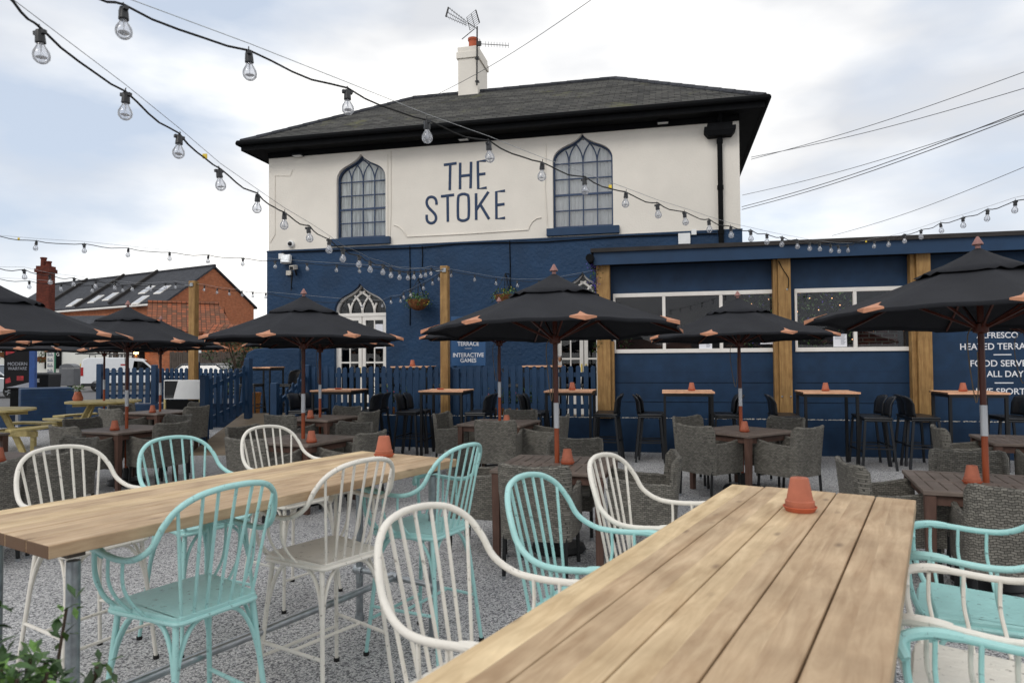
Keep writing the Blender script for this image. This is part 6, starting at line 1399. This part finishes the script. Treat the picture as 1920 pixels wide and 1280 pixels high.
strand('string of clear bulbs from top left corner down to slim timber post', A0, PT_, [(77, 95), (235, 205), (335, 280), (413, 342), (482, 386), (533, 418), (580, 443), (617, 465), (643, 482), (673, 493), (694, 503), (718, 508), (733, 514), (749, 518), (765, 519), (776, 518), (789, 516), (798, 514), (808, 511)], start=onray(12, -10, A0, PT_), end=CPT + Vector((-.02, -.1, -.06)), yellow=4)
fx = FE.w(fe(1603, 455, -.32)[0], -.32, fe(1603, 455, -.32)[1]); B0 = (-1.36, 2.4); PF_ = (fx.x, fx.y)
strand('string of clear bulbs from top left, crossing the pub name, to extension fascia', B0, PF_, [(232, 50), (468, 130), (652, 197), (801, 252), (918, 290), (1016, 326), (1097, 353), (1173, 378), (1234, 399), (1285, 413), (1330, 427), (1371, 438), (1408, 445), (1438, 451), (1466, 456), (1495, 460), (1518, 464), (1537, 465), (1558, 468), (1573, 469), (1590, 468)], start=onray(150, -20, B0, PF_), end=fx, yellow=8)
C1 = (4.86, 6.6)
strand('string of clear bulbs rising from extension fascia to the right edge', PF_, C1, [(1639, 460), (1666, 457), (1696, 450), (1727, 442), (1765, 430), (1806, 420), (1851, 407), (1903, 391)], start=fx, end=onray(1990, 352, PF_, C1), yellow=1)
D0 = (-5.94, 8.5)
strand('long string of clear bulbs from left edge across the sky to slim timber post', D0, PT_, [(67, 463), (158, 468), (240, 476), (318, 483), (390, 488), (455, 493), (516, 498), (576, 502), (631, 505), (674, 507)], start=onray(-15, 440, D0, PT_), end=CPT + Vector((-.02, -.1, -.08)), yellow=1)
LT_ = (LPT.x, LPT.y)
E1 = (-6.0, 8.4); strand('lower string of clear bulbs from left edge to the tall left timber post, upper one', E1, LT_, [(46, 517), (94, 527), (138, 531), (179, 535), (215, 538), (248, 541), (282, 541), (310, 538), (329, 537)], start=onray(-15, 500, E1, LT_), end=LPT + Vector((0, 0, -.05)))
E2 = (-7.5, 10.6); strand('lowest string of clear bulbs from left edge to the tall left timber post', E2, LT_, [(55, 536), (114, 540), (173, 543), (230, 543)], start=onray(-15, 520, E2, LT_), end=LPT + Vector((0, 0, -.12)))
strand('string of clear bulbs from tall left post past the pub door to slim post', LT_, PT_, [(383, 542), (407, 547), (430, 550), (454, 552), (474, 554), (498, 556), (679, 573), (717, 572), (733, 565), (751, 563), (757, 556), (770, 552), (794, 539), (811, 530), (823, 522)], start=LPT + Vector((0, 0, -.05)), end=CPT + Vector((0, -.1, -.1)))
F1 = FE.w(fe(1122, 505, -.2)[0], -.2, fe(1122, 505, -.2)[1]); strand('short string of clear bulbs from slim timber post to the extension corner', PT_, (F1.x, F1.y), [(846, 515), (890, 523), (930, 530), (970, 534), (1010, 534), (1048, 530)], start=CPT + Vector((0, -.1, -.08)), end=F1)

# ================================================================ OVERHEAD WIRES
cn = FB.w(uR, -.02, 6.0)
def wireline(p0, p1, d0, d1, label, r=.009):
    a = PY(p0[0], p0[1], d0); b = PY(p1[0], p1[1], d1); q = MB(); n = 12; q.tube([a.lerp(b, k / n) - a - Vector((0, 0, .12 * math.sin(math.pi * k / n))) for k in range(n + 1)], r, 5); o = q.build('overhead_wire', 'grey_paint'); o.location = a; tag(o, label, 'wire', 'overhead wires')
# far side of the house behind the right hand eave: wires run to a pole outside the frame
wireline((1408, 299), (1940, 128), 21, 15, 'uppermost overhead wire leaving the right eave of the pub')
wireline((1408, 295), (1940, 160), 21, 15, 'second overhead wire from the top, right of the pub roof')
wireline((1392, 366), (1940, 206), 20, 12, 'overhead wire just above the thick pair right of pub', .007)
wireline((1391, 388), (1940, 200), 19, 11, 'upper wire of the close pair right of pub')
wireline((1391, 393), (1940, 207), 19, 11, 'lower wire of the close pair right of pub')
wireline((1560, 442), (1940, 305), 22, 14, 'lowest overhead wire rising from behind the extension roof', .007)
wireline((812, 181), (1120, -8), 19.2, 13, 'thin wire crossing the sky from roof ridge past chimney to top edge', .007)
